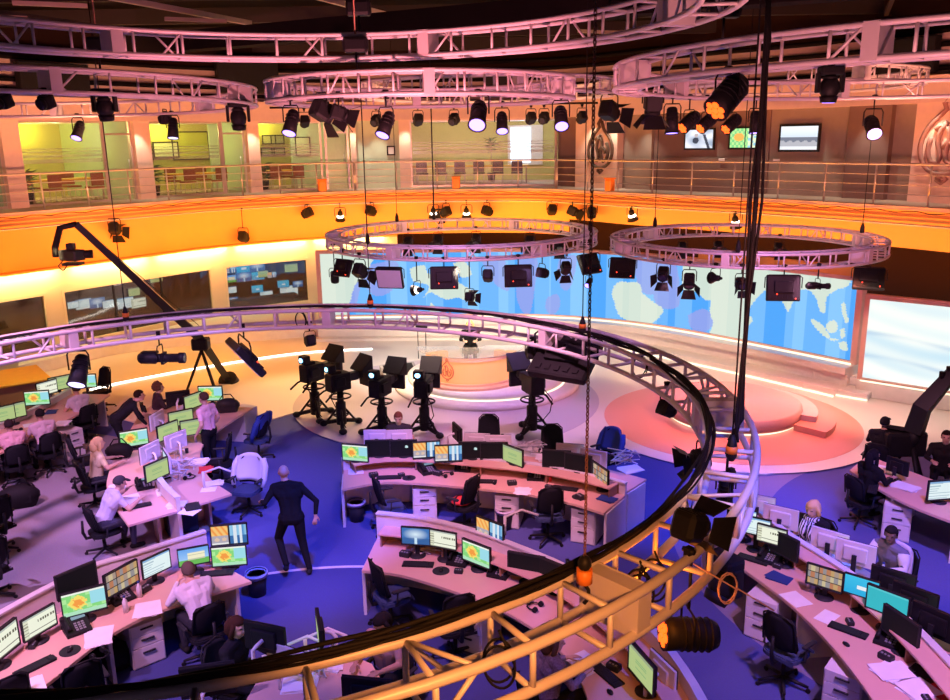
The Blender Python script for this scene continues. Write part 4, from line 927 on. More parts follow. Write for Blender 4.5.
# right end: two-tier corner block and the white picture screen
wl, wr = at(862, 377, .5), at(939, 389, .5); d = (wr - wl); d.z = 0; d = Vector((d.x, d.y, 0)).normalized(); nrm = Vector((d.y, -d.x, 0))
Lw = (wr - wl).length; Lt = aty(866, 299, wl.y).z
r = thing('white_screen', 'large screen at the right edge showing pale blue and white streaks', 'screen', (wl + wr) / 2, math.atan2(d.y, d.x))
H = Lt - .5; W = Lw + 1.6; sx = .8
fr = MB()
for s in (-1, 1): fr.box((sx + s * (W / 2 + .05), .04, H / 2), (.12, .14, H + .24))
fr.box((sx, .04, H + .06), (W, .14, .12)); fr.box((sx, .04, -.06), (W, .14, .12)); part('screen_frame', fr, K['salmon'], r)
def c_streak(u, v):
    y = v + .12 * (u - .5); t = math.sin(y * 17 + 1.5 * math.sin(u * 4)) * math.sin(y * 7 + u * 2 + .8)
    c = lerp((.52, .74, .86), (.93, .96, .90), min(1, max(0, .62 + .5 * t)))
    for yy, h in ((.52, .03), (.23, .028)): c = lerp(c, (.30, .50, .72), .55 * math.exp(-((y - yy - .02 * math.sin(u * 7)) / h) ** 2) * (.4 + .6 * math.sin(u * 5 + yy * 9) ** 2))
    return lerp(c, (.95, .97, .88), .5 * max(0, v - .55) * 2)
link('display', picmesh('display', W, H, 80, 60, c_streak, K['ledwall']), r, (sx, -.02, 0))
part('plinth', MB().box((sx, .12, -.26), (W + .2, .5, .4)), K['stagewhite'], r)
part('light_strip', MB().box((sx, -.16, -.05), (W, .03, .03)), K['strip'], r)
mb = MB(); base = [at(873, 387, .3), at(863, 405, .06), at(885, 395, .06)]
c = at(846, 392, .05); ang = math.atan2(d.y, d.x)
r = thing('corner_platform', 'two-tier white corner platform at the right end of the map screen', 'platform', Vector((c.x + .2, c.y + .5, .03)), ang)
part('lower_tier', MB().box((0, 0, .09), (1.6, 1.9, .18), bev=.03), K['stagewhite'], r); part('upper_tier', MB().box((-.1, .3, .29), (1.3, 1.3, .22), bev=.03), K['stagewhite'], r)
part('light_strip', MB().box((0, -.97, .03), (1.6, .03, .03)), K['strip'], r)
# orange fin above the end of the map screen
mb = MB(); sband(mb, SB.len * .72, SB.len + .0, -.04, .12, ZT + .1, ZT + .34); struct('trim_24', mb, K['orangewall'])
# anchor platform: two steps, glowing joint, then the desk
AC = (.3, 21.9)
r = thing('anchor_platform', 'round two-step white platform under the anchor desk', 'platform', (AC[0], AC[1], .03))
part('lower_step', MB().lathe([(2.5, 0), (2.52, .04), (2.52, .12), (2.46, .15)], 64), K['stagewhite'], r)
part('light_ring', MB().lathe([(2.16, .145), (2.16, .165)], 64), K['strip'], r)
part('upper_step', MB().lathe([(2.1, .15), (2.14, .2), (2.14, .30), (2.06, .34)], 64), K['stagewhite'], r)
DC = Vector((-.12, 21.45, .37))
r = thing('anchor_desk', 'curved glowing peach anchor desk with a flame emblem on its front', 'desk', DC)
RA = 1.25
def darc(rad, a0, a1, n=30, sy=1.0): return [(rad * math.cos(Rd(a)), rad * math.sin(Rd(a)) * sy) for a in np.linspace(a0, a1, n)]
part('front_panel', MB().strip(darc(RA, 222, 322), darc(RA - .04, 222, 322), .12, .70), K['frost'], r)
fr = MB(); fr.strip(darc(RA + .04, 212, 332), darc(RA - .08, 212, 332), .70, .78); fr.strip(darc(RA + .04, 212, 332), darc(RA - .08, 212, 332), .0, .12)
K['peachframe'] = mat('peach_frame', (.85, .45, .32), .4)
part('frame', fr, K['peachframe'], r)
for a in (213, 331):
    e = MB(); q = darc(RA, a - 6, a + 6, 3); e.strip(darc(RA + .05, a - 6, a + 6, 4), darc(RA - .5, a - 6, a + 6, 4), .0, .80); part('end_panel', e, K['frost'], r)
part('glass_top', MB().strip(darc(RA + .17, 180, 360, 40, .9), darc(.35, 180, 360, 40, .6), .80, .825), K['tglass'], r)
for a in (205, 270, 335): part('top_support', MB().cyl((1.0 * math.cos(Rd(a)), 1.0 * math.sin(Rd(a)), .7), (1.0 * math.cos(Rd(a)), 1.0 * math.sin(Rd(a)), .81), .03, n=8), K['silver'], r)
part('foot_ring', MB().strip(darc(RA + .22, 200, 344), darc(RA - .1, 200, 344), .0, .06), K['peachframe'], r)
ea = Rd(243); emblem((RA * math.cos(ea) + .05 * math.cos(ea), (RA + .05) * math.sin(ea), .44), ea + PI / 2, .62, mat('emblem_coral', (.75, .18, .08), .4), '', 'emblem', r)
# dark floor monitors left of the anchor desk
r = thing('floor_monitor', 'grey wedge-shaped floor box to the left of the anchor desk', 'monitor', at(400, 378, .05) + V(0, 0, 0), Rd(20))
part('body', MB().add([(-.5, -.3, 0), (.5, -.3, 0), (.5, .3, 0), (-.5, .3, 0), (-.5, -.25, .12), (.5, -.25, .12), (.5, .3, .35), (-.5, .3, .35)], [(3, 2, 1, 0), (4, 5, 6, 7), (0, 1, 5, 4), (1, 2, 6, 5), (2, 3, 7, 6), (3, 0, 4, 7)]), K['grey'], r)
part('display', MB().add([(-.42, -.2, .145), (.42, -.2, .145), (.42, .26, .338), (-.42, .26, .338)], [(0, 1, 2, 3)]), K['dgrey'], r)
r = thing('stage_stand', 'small dark stand with a box, left behind the anchor desk', 'stand', aty(422, 343, 24.6) * 1, 0); r.location.z = .03
part('box', MB().box((0, 0, 1.0), (.35, .15, .2), bev=.02), K['black'], r)
for s in (-1, 1): part('leg', MB().cyl((s * .12, 0, 0), (s * .12, 0, .92), .015, n=6), K['black'], r)
# right round stage with its wrapped step
SCX, SCY = 6.1, 18.9
r = thing('round_stage', 'round salmon stage disc on the red circle of floor', 'platform', (SCX, SCY, .035))
RS = 1.55
part('disc', MB().lathe([(RS - .02, .06), (RS, .1), (RS, .34), (RS - .05, .37)], 64), mat('salmon_vinyl', (.80, .52, .47), .35), r)
part('light_ring', MB().lathe([(RS - .08, 0.0), (RS - .06, .06)], 64), K['strip'], r)
st = MB(); st.strip(arc((0, 0), RS + .35, -34, 100, 40), arc((0, 0), RS + .01, -34, 100, 40), 0, .27); part('inner_step', st, mat('pale_salmon_vinyl', (.84, .58, .53), .35), r)
st = MB(); st.strip(arc((0, 0), RS + .75, -48, 100, 40), arc((0, 0), RS + .01, -48, 100, 40), 0, .14); part('outer_step', st, K['stagered'], r)
# ---------------------------------------------------------------- desks
DZ = .74
def desk(label, back, front, panel=None, shelf=None, legs=(), name='curved_workstation_desk', n=26, endp=()):
    B, F = Curve(back), Curve(front)
    b = B.sub(0, B.len, n); f = F.sub(0, F.len, n); o = Vector((*np.mean(b + f, axis=0), 0))
    r = thing(name, label, 'desk', o)
    L = lambda P: [(p[0] - o.x, p[1] - o.y) for p in P]
    part('worktop', MB().strip(L(b), L(f), DZ - .035, DZ), K['wood'], r)
    q = MB(); tn = [F.sub(0, F.len, n), [tuple(np.array(x) + (np.array(y) - np.array(x)) / np.linalg.norm(np.array(y) - np.array(x)) * .012) for x, y in zip(b, f)]]
    e = [tuple(np.array(y) + (np.array(y) - np.array(x)) / np.linalg.norm(np.array(y) - np.array(x)) * .012) for x, y in zip(b, f)]
    part('edge_band', MB().strip(L(e), L(f), DZ - .04, DZ - .002), K['edge'], r)
    if panel:
        z1, side = panel; P = B.sub(0, B.len, n, side * .055); part('privacy_panel', MB().strip(L(P), L(b), .0, z1), K['panel'], r)
        P2 = B.sub(0, B.len, n, side * .075); b2 = B.sub(0, B.len, n, -side * .02); part('panel_cap', MB().strip(L(P2), L(b2), z1, z1 + .025), K['lgrey'], r)
    if shelf:
        z, w, side = shelf; s1 = B.sub(.12, B.len - .12, n, side * .002); s2 = B.sub(.12, B.len - .12, n, side * w)
        part('raised_shelf', MB().strip(L(s1), L(s2), z - .025, z), K['wood'], r)
        m = max(3, int(B.len / 1.1))
        for i in range(m + 1):
            t = .14 + (B.len - .3) * i / m; q = MB(); a = B.pt(t) + side * .02 * B.nor(t); c = B.pt(t) + side * (w - .03) * B.nor(t)
            q.strip(L([a, B.pt(t + .025) + side * .02 * B.nor(t)]), L([c, B.pt(t + .025) + side * (w - .03) * B.nor(t)]), DZ, z - .025); part('shelf_support', q, K['brownwood'], r)
        s3 = B.sub(.12, B.len - .12, n, side * .012); part('shelf_back', MB().strip(L(s1), L(s3), DZ, z - .025), K['brownwood'], r)
    for t in legs:
        i = int(round(t * (n - 1))); x, y = np.array(b[i]), np.array(f[i]); d = (y - x); a = x + d * .06; c = x + d * .93; nn = np.array([-d[1], d[0]]) / np.linalg.norm(d) * .022
        q = MB(); q.strip(L([a + nn, a - nn]), L([c + nn, c - nn]), .0, DZ - .04); part('leg_panel', q, K['cab'], r)
    return r, B, F
def at2(x, y, z=DZ): p = at(x, y, z); return (p.x, p.y)
# left front row
D1B = [at2(x, y, 1.15) for x, y in ((-60, 655), (0, 614), (86, 569), (130, 555), (206, 531))]
D1F = [at2(x, y) for x, y in ((-40, 745), (43, 686), (106, 637), (160, 610), (251, 581))]
d1, B1, F1 = desk('long curved desk with cream back panel in the left foreground', D1B, D1F, panel=(1.13, 1), legs=(.02, .52, .975))
# left middle island, double sided
spine = Curve([(-4.85, 12.45), (-5.4, 13.2), (-5.95, 14.3), (-6.2, 15.4), (-6.35, 16.6), (-6.4, 18.1)])
L2 = [at2(x, y) for x, y in ((129, 525), (108, 492), (112, 465), (124, 442), (140, 415))] + [(-7.35, 18.1)]
R2 = [(-4.16, 13.09), (-4.75, 13.8), (-5.2, 14.7), (-5.4, 15.6), (-5.3, 16.6), (-5.0, 17.8)]
d2, B2, F2 = desk('left half of the middle island desk, where the woman in yellow sits', spine.sub(0, spine.len, 12), L2, panel=(.95, -1), legs=(.5, .97))
d2b, B2b, F2b = desk('right half of the middle island desk, where the man in pink stands', spine.sub(0, spine.len, 12, -.09), R2, legs=(.55, .97))
# far left row
L3 = [(-9.3, 14.9), (-9.1, 15.9), (-8.9, 16.9), (-8.75, 17.9), (-8.7, 19.0)]
d3, B3, F3 = desk('pink-topped desk row at the far left edge', [(x - .95, y + .1) for x, y in L3], L3, panel=(.86, 1), legs=(.02, .5, .97))
# centre bench, double sided
F4p = [(-2.3, 13.22), (-1.7, 13.5), (-.99, 13.44), (.05, 13.18), (.88, 12.9), (1.54, 12.53), (2.0, 12.14)]
M4 = [(-2.4, 14.05), (-1.7, 14.3), (-.85, 14.25), (.2, 13.97), (1.15, 13.65), (1.95, 13.2), (2.45, 12.8)]
Bk4 = [(-2.55, 14.85), (-1.65, 15.1), (-.7, 15.05), (.4, 14.78), (1.45, 14.4), (2.35, 13.9), (2.93, 13.45)]
d4, B4, F4 = desk('near half of the centre bench desk with three drawer units', M4, F4p, panel=(.93, 1), shelf=(.93, .3, -1), legs=(.015, .985))
d4b, B4b, F4b = desk('far half of the centre bench desk beside the studio cameras', [(x + .03, y + .11) for x, y in M4], Bk4, legs=(.015, .985))
# centre near desk with the long swept panel
D5B = [at2(x, y, 1.15) for x, y in ((376, 513), (420, 518), (470, 530), (520, 548), (570, 570), (620, 605), (660, 640), (700, 700), (710, 740))]
D5F = [at2(x, y) for x, y in ((362, 570), (400, 574), (450, 589), (485, 602), (515, 616), (550, 640), (575, 668), (592, 710), (598, 760))]
d5, B5, F5 = desk('long swept desk with cream panel in the centre foreground', D5B, D5F, panel=(1.13, 1), shelf=(.96, .28, -1), legs=(.015, .33, .62, .97))
# small cluster at the bottom
c6 = at(318, 690, DZ)
p6 = [at2(x, y) for x, y in ((235, 720), (262, 672), (310, 655), (345, 652), (372, 664), (392, 700), (390, 740))]
r = thing('round_ended_desk', 'round-ended pink desk at the bottom of the picture, crowded with monitors', 'desk', Vector((c6.x, c6.y, 0)))
part('worktop', MB().prism([(p[0] - c6.x, p[1] - c6.y) for p in p6], DZ - .035, DZ), K['wood'], r)
part('leg_panel', MB().box((.1, -.1, .35), (.8, .04, .7), rz=.3), K['cab'], r)
# right row, double sided
F7p = [at2(x, y) for x, y in ((700, 530), (735, 562), (780, 595), (820, 632), (860, 680), (900, 740))]
f7 = Curve(F7p); M7 = f7.sub(0, f7.len, 10, .88); K7 = f7.sub(0, f7.len, 10, 1.5)
if M7[3][0] < f7.pt(f7.len * .33)[0]: M7 = f7.sub(0, f7.len, 10, -.88); K7 = f7.sub(0, f7.len, 10, -1.5)
sd7 = 1 if Curve(M7).nor(1)[0] < 0 else -1
d7, B7, F7 = desk('near half of the right hand desk row with two bright cyan monitors', M7, F7p, panel=(.98, -sd7), shelf=(.96, .26, sd7), legs=(.015, .5, .98))
d7b, B7b, F7b = desk('far half of the right hand desk row, where the blond woman sits', [(x + .06, y + .02) for x, y in M7], K7, legs=(.015, .98))
F8 = [at2(x, y) for x, y in ((850, 470), (868, 482), (890, 495), (920, 509), (960, 524))]
B8 = [at2(x, y) for x, y in ((868, 455), (885, 462), (915, 473), (950, 486), (985, 498))]
d8, B8c, F8c = desk('small curved desk at the right edge, below the crane arm', B8, F8, legs=(.03, .5, .97))
# yellow counter at the left edge
p = at(6, 380, .8); r = thing('yellow_counter', 'yellow-topped counter at the left edge below the control room window', 'counter', Vector((p.x - .3, p.y, .02)), Rd(38))
part('counter_top', MB().box((0, 0, .78), (2.3, 1.7, .06), bev=.02), K['yellowdesk'], r); part('counter_body', MB().box((0, 0, .375), (2.1, 1.5, .75)), K['brownwood'], r)
# ---------------------------------------------------------------- monitors
def mon_kit():
    cs = MB(); cs.box((0, .02, .0), (.50, .035, .325), bev=.006); cs.box((0, .05, 0), (.3, .035, .2), bev=.012)
    bz = MB()
    for s in (-1, 1): bz.box((s * .243, -.002, 0), (.016, .012, .325)); bz.box((0, -.002, s * .155), (.5, .012, .02))
    nk = MB(); nk.box((0, .075, -.14), (.06, .025, .26)); bs = MB(); bs.lathe([(.12, 0), (.12, .012), (.03, .02)], 16)
    arm = MB(); arm.tube([(0, .07, 0), (.02, .17, -.02), (.05, .2, -.06), (.05, .2, -.32)], .022, 8)
    return cs.mesh('casing', K['black']), bz.mesh('bezel', K['dgrey']), nk.mesh('stand_neck', K['dgrey']), bs.mesh('stand_foot', K['dgrey']), arm.mesh('monitor_arm', K['lgrey'])
MK = mon_kit(); nmon = []
def monitor(c, rz, content, label, mount='stand', w=.5, tilt=0, back='black', zdesk=DZ, group='desk monitors'):
    s = w / .5; r = thing('monitor', label, 'monitor', (c.x, c.y, zdesk), rz, group); h = c.z - zdesk
    tl = Rd(tilt)
    def P(me, nm, **k): o = link(nm, me, r, (0, 0, h), (tl, 0, 0), (s, s, s)); return o
    o = P(MK[0], 'casing')
    if back != 'black': o.material_slots[0].link = 'OBJECT'; o.material_slots[0].material = K[back]; o['label'] = 'pale grey back of the monitor'
    P(MK[1], 'bezel'); d = link('display', pic(content), r, (0, 0, h), (tl, 0, 0), (s, s, s)); d.delta_location = Vector((0, -.003 * s, -.1425 * s))
    if mount == 'stand':
        part('stand_neck', MB().box((0, .085, h / 2), (.06, .025, max(.1, h))), K['dgrey'], r); part('stand_foot', MK[3], None, r, (0, .07, 0))
    elif mount == 'arm':
        part('monitor_arm', MB().tube([(0, .07, h), (.02, .15, h - .02), (.05, .19, h - .06), (.05, .19, 0)], .022, 8), K['lgrey'], r)
    nmon.append((label, r)); return r
def ms(bl, br, tl, content, label, zb, mount='stand', yaw=None, wmax=.52, wmin=.40, **k):
    """from the photo points of the picture's lower corners (as seen from its front) and its top left corner"""
    a, b = at(*bl, zb), at(*br, zb); c = (a + b) / 2; d = b - a; W = d.length; rz = math.atan2(d.y, d.x)
    if yaw is not None:
        rz = Rd(yaw); 
    W2 = min(wmax, max(wmin, W)) * 1.04
    return monitor(Vector((c.x, c.y, zb + .16 * W2 / .5)), rz, content, label, mount, W2, **k)
def mp(px, py, z, yaw, content, label, mount='stand', w=.5, **k):      # by the photo point of its centre
    return monitor(at(px, py, z), Rd(yaw), content, label, mount, w, **k)
# left front desk
ms((-14, 672), (21, 643), (-25, 640), 'doc', 'pale document monitor at the left edge of the foreground desk', .86)
ms((25, 643), (57, 624), (14, 614), 'doc', 'white document monitor, second from left on the left foreground desk', .86)
mp(77, 581, 1.24, 52, 'black', 'switched-off black monitor raised above the weather map monitor', 'arm', .52)
ms((64, 620), (107, 607), (63, 603), 'weather', 'weather map monitor below the switched-off one on the left foreground desk', .86, yaw=30)
mp(122, 579, 1.02, 62, 'mosaic', 'monitor with rows of small picture tiles beside the blue phone', 'stand', .52)
ms((144, 580), (171, 567), (139, 557), 'list', 'pale blue list monitor left of the man in white shirt', .88)
ms((183, 568), (206, 562), (172, 547), 'meadow', 'monitor with blue sky and green meadow right of the man in white shirt', .88, yaw=22)
mp(229, 535, 1.22, 10, 'news', 'news monitor, upper of the pair at the right end, left foreground desk', 'arm', .50)
mp(229, 556, .95, 8, 'weather', 'green weather monitor, lower of the pair at the right end, left foreground desk', 'stand', .48)
# centre bench, near side
Z4 = 1.10
for px, py, yw, c, lb in ((355, 453, -14, 'weather', 'green weather monitor at the left end of the centre bench'), (379, 448.5, 2, 'black', 'dark monitor, second from left on the centre bench'), (403.5, 448.5, 2, 'logo', 'dark monitor with a small white mark, third from left on the centre bench'), (426.5, 450, 8, 'news', 'news monitor, left of the two side by side on the centre bench'), (448.5, 453.5, 4, 'news', 'news monitor, right of the two side by side on the centre bench'), (472.5, 450.5, -2, 'logo', 'dark monitor with a small white mark, right of the two news monitors'), (494, 451, -2, 'black', 'dark monitor left of the slim green one on the centre bench'), (512.5, 455.5, -48, 'green', 'slim angled green monitor in the middle of the centre bench'), (556.5, 459, -14, 'black', 'dark monitor, left of the pair at the right end of the centre bench'), (578, 463, -28, 'black', 'dark monitor, right of the pair at the right end of the centre bench')):
    mp(px, py, Z4, yw, c, lb, 'stand', .50, zdesk=.93)
mp(600, 475, 1.02, -68, 'mosaic', 'monitor turned edge-on at the right end of the centre bench', 'stand', .5)
for px, py, yw, lb in ((377, 434.5, 178, 'pale back of the first far side monitor from the left on the centre bench'), (399.5, 434.5, 182, 'pale back of the second far side monitor from the left on the centre bench'), (477, 438, 170, 'pale back of a far side monitor behind the slim green monitor, left of two'), (498, 440, 176, 'pale back of a far side monitor behind the slim green monitor, right of two'), (570, 449, 165, 'pale back of a far side monitor near the blue jacket, left of two'), (594, 455, 150, 'pale back of a far side monitor near the blue jacket, right of two')):
    mp(px, py + 3, .98, yw, 'list', lb, 'stand', .5, back='lgrey', zdesk=DZ)
mp(458, 433, 1.12, 110, 'black', 'dark monitor turned aside on the far half of the centre bench', 'arm', .48)
# swept centre desk
ms((402, 544), (430, 546), (402, 520), 'lake', 'monitor with a blue lake picture at the left of the swept desk', .94)
ms((430.5, 546), (456, 551), (431, 523), 'doc', 'cream document monitor beside the blue lake picture', .94)
mp(489.5, 531, 1.22, -42, 'news', 'news monitor on an arm at the panel of the swept desk', 'arm', .5)
mp(476, 554, 1.0, -40, 'weather', 'green weather monitor on a round foot on the swept desk', 'stand', .5)
mp(526, 566, 1.02, -22, 'black', 'black monitor, left of the dark pair on the swept desk', 'stand', .52)
mp(553, 574, 1.02, -42, 'black', 'black monitor, right of the dark pair on the swept desk', 'stand', .52)
mp(571, 578, 1.05, -80, 'black', 'monitor seen edge-on behind the hoist chain on the swept desk', 'stand', .46)
mp(641, 668, 1.05, -72, 'green', 'pale green monitor turned left near the bottom of the swept desk', 'stand', .54)
mp(664, 672, 1.02, 112, 'black', 'monitor with its back against the pale green one', 'arm', .46, back='lgrey')
# bottom cluster
mp(208, 679, 1.02, 192, 'list', 'dark monitor seen from behind at the bottom left of the round-ended desk', 'arm', .56)
mp(266, 637, 1.18, 160, 'list', 'tilted dark monitor seen from behind beside the dark-haired woman', 'arm', .52)
mp(318, 632, 1.15, 285, 'green', 'monitor turned edge-on at the top of the round-ended desk', 'arm', .50)
mp(294, 660, 1.0, 150, 'list', 'pale-backed monitor in the middle of the round-ended desk', 'arm', .46, back='lgrey')
mp(368, 692, 1.0, 170, 'list', 'dark monitor back at the bottom edge, in front of the seated dark-haired person', 'arm', .54)
# right row
ms((736, 522), (747, 529), (735, 502), 'list', 'pale monitor partly behind the foreground ring on the right desk row', 1.0, yaw=-32)
ms((749, 532), (761, 538), (749, 510), 'list', 'white list monitor, second on the right desk row', 1.0, yaw=-32)
ms((762, 540), (780, 549), (761, 513), 'doc', 'cream document monitor, third on the right desk row', 1.0, yaw=-38)
mp(783, 545, 1.06, -62, 'black', 'monitor seen edge-on beside the cream document monitor', 'stand', .5)
ms((812, 580), (835, 597), (812, 560), 'mosaic', 'monitor with news pictures on a round foot on the right desk row', .90, yaw=-40)
ms((847, 590), (874, 604), (849, 562), 'cyan', 'bright cyan monitor, left of the pair on the right desk row', .96, yaw=-40)
ms((875, 604), (897, 626), (878, 580), 'teal', 'teal monitor, right of the pair on the right desk row', .96, yaw=-48)
mp(900, 628, 1.06, -72, 'black', 'dark monitor seen edge-on right of the teal one', 'stand', .52)
for px, py, yw, lb in ((781, 517, 145, 'pale monitor back in front of the blond woman, leftmost'), (758, 505, 150, 'pale monitor back at the top end of the right desk row'), (830, 541, 138, 'pale monitor back right of the blond woman'), (856, 553, 142, 'pale monitor back just left of the woman in white cardigan')):
    mp(px, py, 1.08, yw, 'list', lb, 'stand', .5, back='lgrey')
for px, py, yw, lb in ((893, 582, 140, 'dark monitor back in front of the woman in white cardigan'), (915, 600, 132, 'dark monitor back at the right edge, nearer the camera'), (935, 622, 125, 'dark monitor back at the right edge, lowest of the row')):
    mp(px, py, 1.05, yw, 'list', lb, 'stand', .52)
mp(943, 490, .98, 8, 'list', 'white monitor on the small curved desk at the right edge', 'stand', .52)
mp(898, 466, .98, 120, 'doc', 'small pale monitor on the curved desk under the crane arm', 'stand', .4)
# middle island
mp(134, 438, .98, 28, 'weather', 'weather monitor on the left side of the island beside the leaning man', 'stand', .52)
for px, py, yw, c, bk, lb in ((156, 420, -100, 'list', 'lgrey', 'pale monitor back beside the weather monitor on the island'), (168, 431, 60, 'green', 'black', 'green monitor facing right at the middle of the island'), (181, 418, 38, 'green', 'black', 'green monitor left of the standing man in pink, upper'), (193.5, 427, 30, 'green', 'black', 'green monitor left of the standing man in pink, lower'), (193, 401, 62, 'green', 'black', 'tall green monitor behind the head of the standing man in pink'), (178, 398, 205, 'list', 'black', 'dark monitor back at the far end of the island'), (157, 470, 62, 'green', 'black', 'green monitor facing right at the near end of the island'), (149, 452, -110, 'list', 'lgrey', 'pale monitor back left of the near green monitor on the island'), (166, 461, -60, 'list', 'lgrey', 'pale monitor back among the white arms of the island'), (175, 441, 240, 'list', 'lgrey', 'pale monitor back under the middle green monitor of the island')):
    mp(px, py, 1.12, yw, c, lb, 'arm', .5, back=bk)
mp(210.5, 393.5, 1.0, 0, 'weather', 'weather monitor at the far end of the island, right of the pink shirt', 'stand', .55)
# far left row
for px, py, yw, c, lb in ((2, 414, 48, 'green', 'pale green monitor cut by the left edge'), (13, 411, 48, 'green', 'pale green monitor at the far left, left of the weather map'), (37, 398, 12, 'weather', 'weather map monitor on the far left desk row'), (47, 388, 60, 'doc', 'small document monitor above the weather map on the far left row'), (60, 383, 45, 'green', 'pale yellow-green monitor in front of the man in the lilac shirt'), (85, 381, 6, 'weather', 'weather monitor under the lit par can on the far left row')):
    mp(px, py, 1.05, yw, c, lb, 'stand', .52)
# ---------------------------------------------------------------- chairs
def bowed(w0, w1, z0, z1, bow, th, lean, nx=8, nz=8):
    mb = MB(); vs = []
    for s in (0, 1):
        for j in range(nz + 1):
            v = j / nz; w = w0 + (w1 - w0) * v
            rr = 1 - max(0, (v - .8) / .2) ** 2 * .22 - max(0, (.15 - v) / .15) ** 2 * .15
            for i in range(nx + 1):
                u = i / nx * 2 - 1
                zz = z0 + (z1 - z0) * (v - (abs(u) ** 3) * .06 * (v > .5))
                vs.append((u * w / 2 * rr, -lean * v + bow * u * u + (th if s else 0) - .02 * math.sin(v * 3.14), zz))
    n = (nx + 1) * (nz + 1); fs = []
    for j in range(nz):
        for i in range(nx):
            a = j * (nx + 1) + i; fs += [(a, a + nx + 1, a + nx + 2, a + 1), (n + a, n + a + 1, n + a + nx + 2, n + a + nx + 1)]
    for i in range(nx): fs += [(i, i + 1, n + i + 1, n + i), (nz * (nx + 1) + i, n + nz * (nx + 1) + i, n + nz * (nx + 1) + i + 1, nz * (nx + 1) + i + 1)]
    for j in range(nz):
        a = j * (nx + 1); b = a + nx; fs += [(a, n + a, n + a + nx + 1, a + nx + 1), (b, b + nx + 1, n + b + nx + 1, n + b)]
    return mb.add(vs, fs, True)
bk = bowed(.44, .40, .56, 1.04, .07, -.03, .10)
fr_ = MB(); fr_.tube([(-.22, -.14, .6), (-.2, -.2, .98), (-.12, -.24, 1.05), (.12, -.24, 1.05), (.2, -.2, .98), (.22, -.14, .6)], .012, 5)
st_ = MB(); st_.tube([(0, -.02, .40), (0, -.26, .42), (0, -.30, .55), (0, -.29, .78)], [.03, .03, .025, .02], 8)
se = MB()
for k in range(1):
    ol = [(.23 * (1 if abs(math.cos(t)) < 1e-9 else abs(math.cos(t)) ** .5 * (1 if math.cos(t) > 0 else -1)), .03 + .23 * abs(math.sin(t)) ** .5 * (1 if math.sin(t) > 0 else -1)) for t in np.linspace(0, 2 * PI, 25)[:-1]]
    se.prism(ol, .43, .475); se.prism([(x * .93, y * .93 + .002) for x, y in ol], .475, .49)
col = MB(); col.cyl((0, 0, .12), (0, 0, .30), .028, n=8); col.cyl((0, 0, .3), (0, 0, .43), .02, n=8); col.box((0, 0, .41), (.2, .26, .04))
sb_ = MB()
for i in range(5):
    a = i * 2 * PI / 5 + .3; c, s = math.cos(a), math.sin(a); sb_.tube([(0, 0, .12), (.3 * c, .3 * s, .075)], [.028, .018], 6); sb_.cyl((.3 * c - .012 * s, .3 * s + .012 * c, .03), (.3 * c + .012 * s, .3 * s - .012 * c, .03), .03, n=8)
ar = MB(); ar.tube([(.2, -.02, .42), (.27, -.02, .46), (.275, 0, .66)], .014, 6); ar.box((.275, .04, .67), (.06, .25, .03), bev=.012)
al = MB(); al.tube([(-.2, -.02, .42), (-.27, -.02, .46), (-.275, 0, .66)], .014, 6); al.box((-.275, .04, .67), (.06, .25, .03), bev=.012)
bk.v = [(x, y - .13, z) for x, y, z in bk.v]
kit('chair', [('backrest', bk, K['mesh'], None, None), ('back_frame', fr_, K['black'], None, None), ('back_stem', st_, K['black'], None, None), ('seat', se, K['mesh'], None, None), ('column', col, K['black'], None, None), ('star_base', sb_, K['black'], None, None), ('armrest', ar, K['dgrey'], None, None), ('armrest', al, K['dgrey'], None, None)])
def chair(px, py, yaw, label, zref=.45, seat=None, xy=None, s=1.0):
    p = at(px, py, zref) if xy is None else Vector((*xy, 0))
    return place('chair', 'office_chair', label, 'chair', Vector((p.x, p.y, 0)), Rd(yaw), 'newsroom office chairs', mats={'seat': K[seat]} if seat else None, scale=(s, s, s), labels={'seat': 'blue-grey seat'} if seat == 'seatblue' else None)
chairs = [
 (82, 700, 40, 'dark chair with its back to the camera at the bottom of the left foreground desk', None), (8, 716, 48, 'dark chair cut by the lower left corner', None),
 (101, 392, 150, 'empty chair on the orange floor beyond the island', None), (83, 462, -60, 'empty brownish chair behind the leaning man', None),
 (258, 440, 75, 'empty chair with a blue garment over its back at the edge of the stage', 'seatblue'), (248, 490, 165, 'chair with a white jacket over its back in the middle of the blue carpet', 'seatblue'),
 (221, 464, 100, 'dark chair behind the standing man in pink', None),
 (388, 507, -70, 'chair at the left end of the centre bench, turned right', 'seatblue'), (464, 506, 55, 'chair with a red cloth on its seat at the centre bench', None), (548, 516, 8, 'chair seen from behind at the right of the centre bench', 'seatblue'),
 (489, 446, 178, 'chair beyond the centre bench below the anchor desk', None), (553, 457, 182, 'chair beyond the centre bench, right of the studio camera', None), (606, 460, 120, 'chair draped with a blue jacket beyond the right end of the centre bench', None),
 (390, 597, -60, 'large dark chair at the left of the swept desk', 'seatblue'), (455, 628, 20, 'dark chair pushed away from the swept desk, above the cables', None),
 (785, 652, -52, 'dark chair with blue-grey seat in front of the right desk row', 'seatblue'), (-4, 528, 60, 'chair at the left edge, its castors on the grey floor, upper', None), (-10, 572, 60, 'chair at the left edge, its castors on the grey floor, lower', None)]
for px, py, yw, lb, se_ in chairs: chair(px, py, yw, lb, seat=se_)
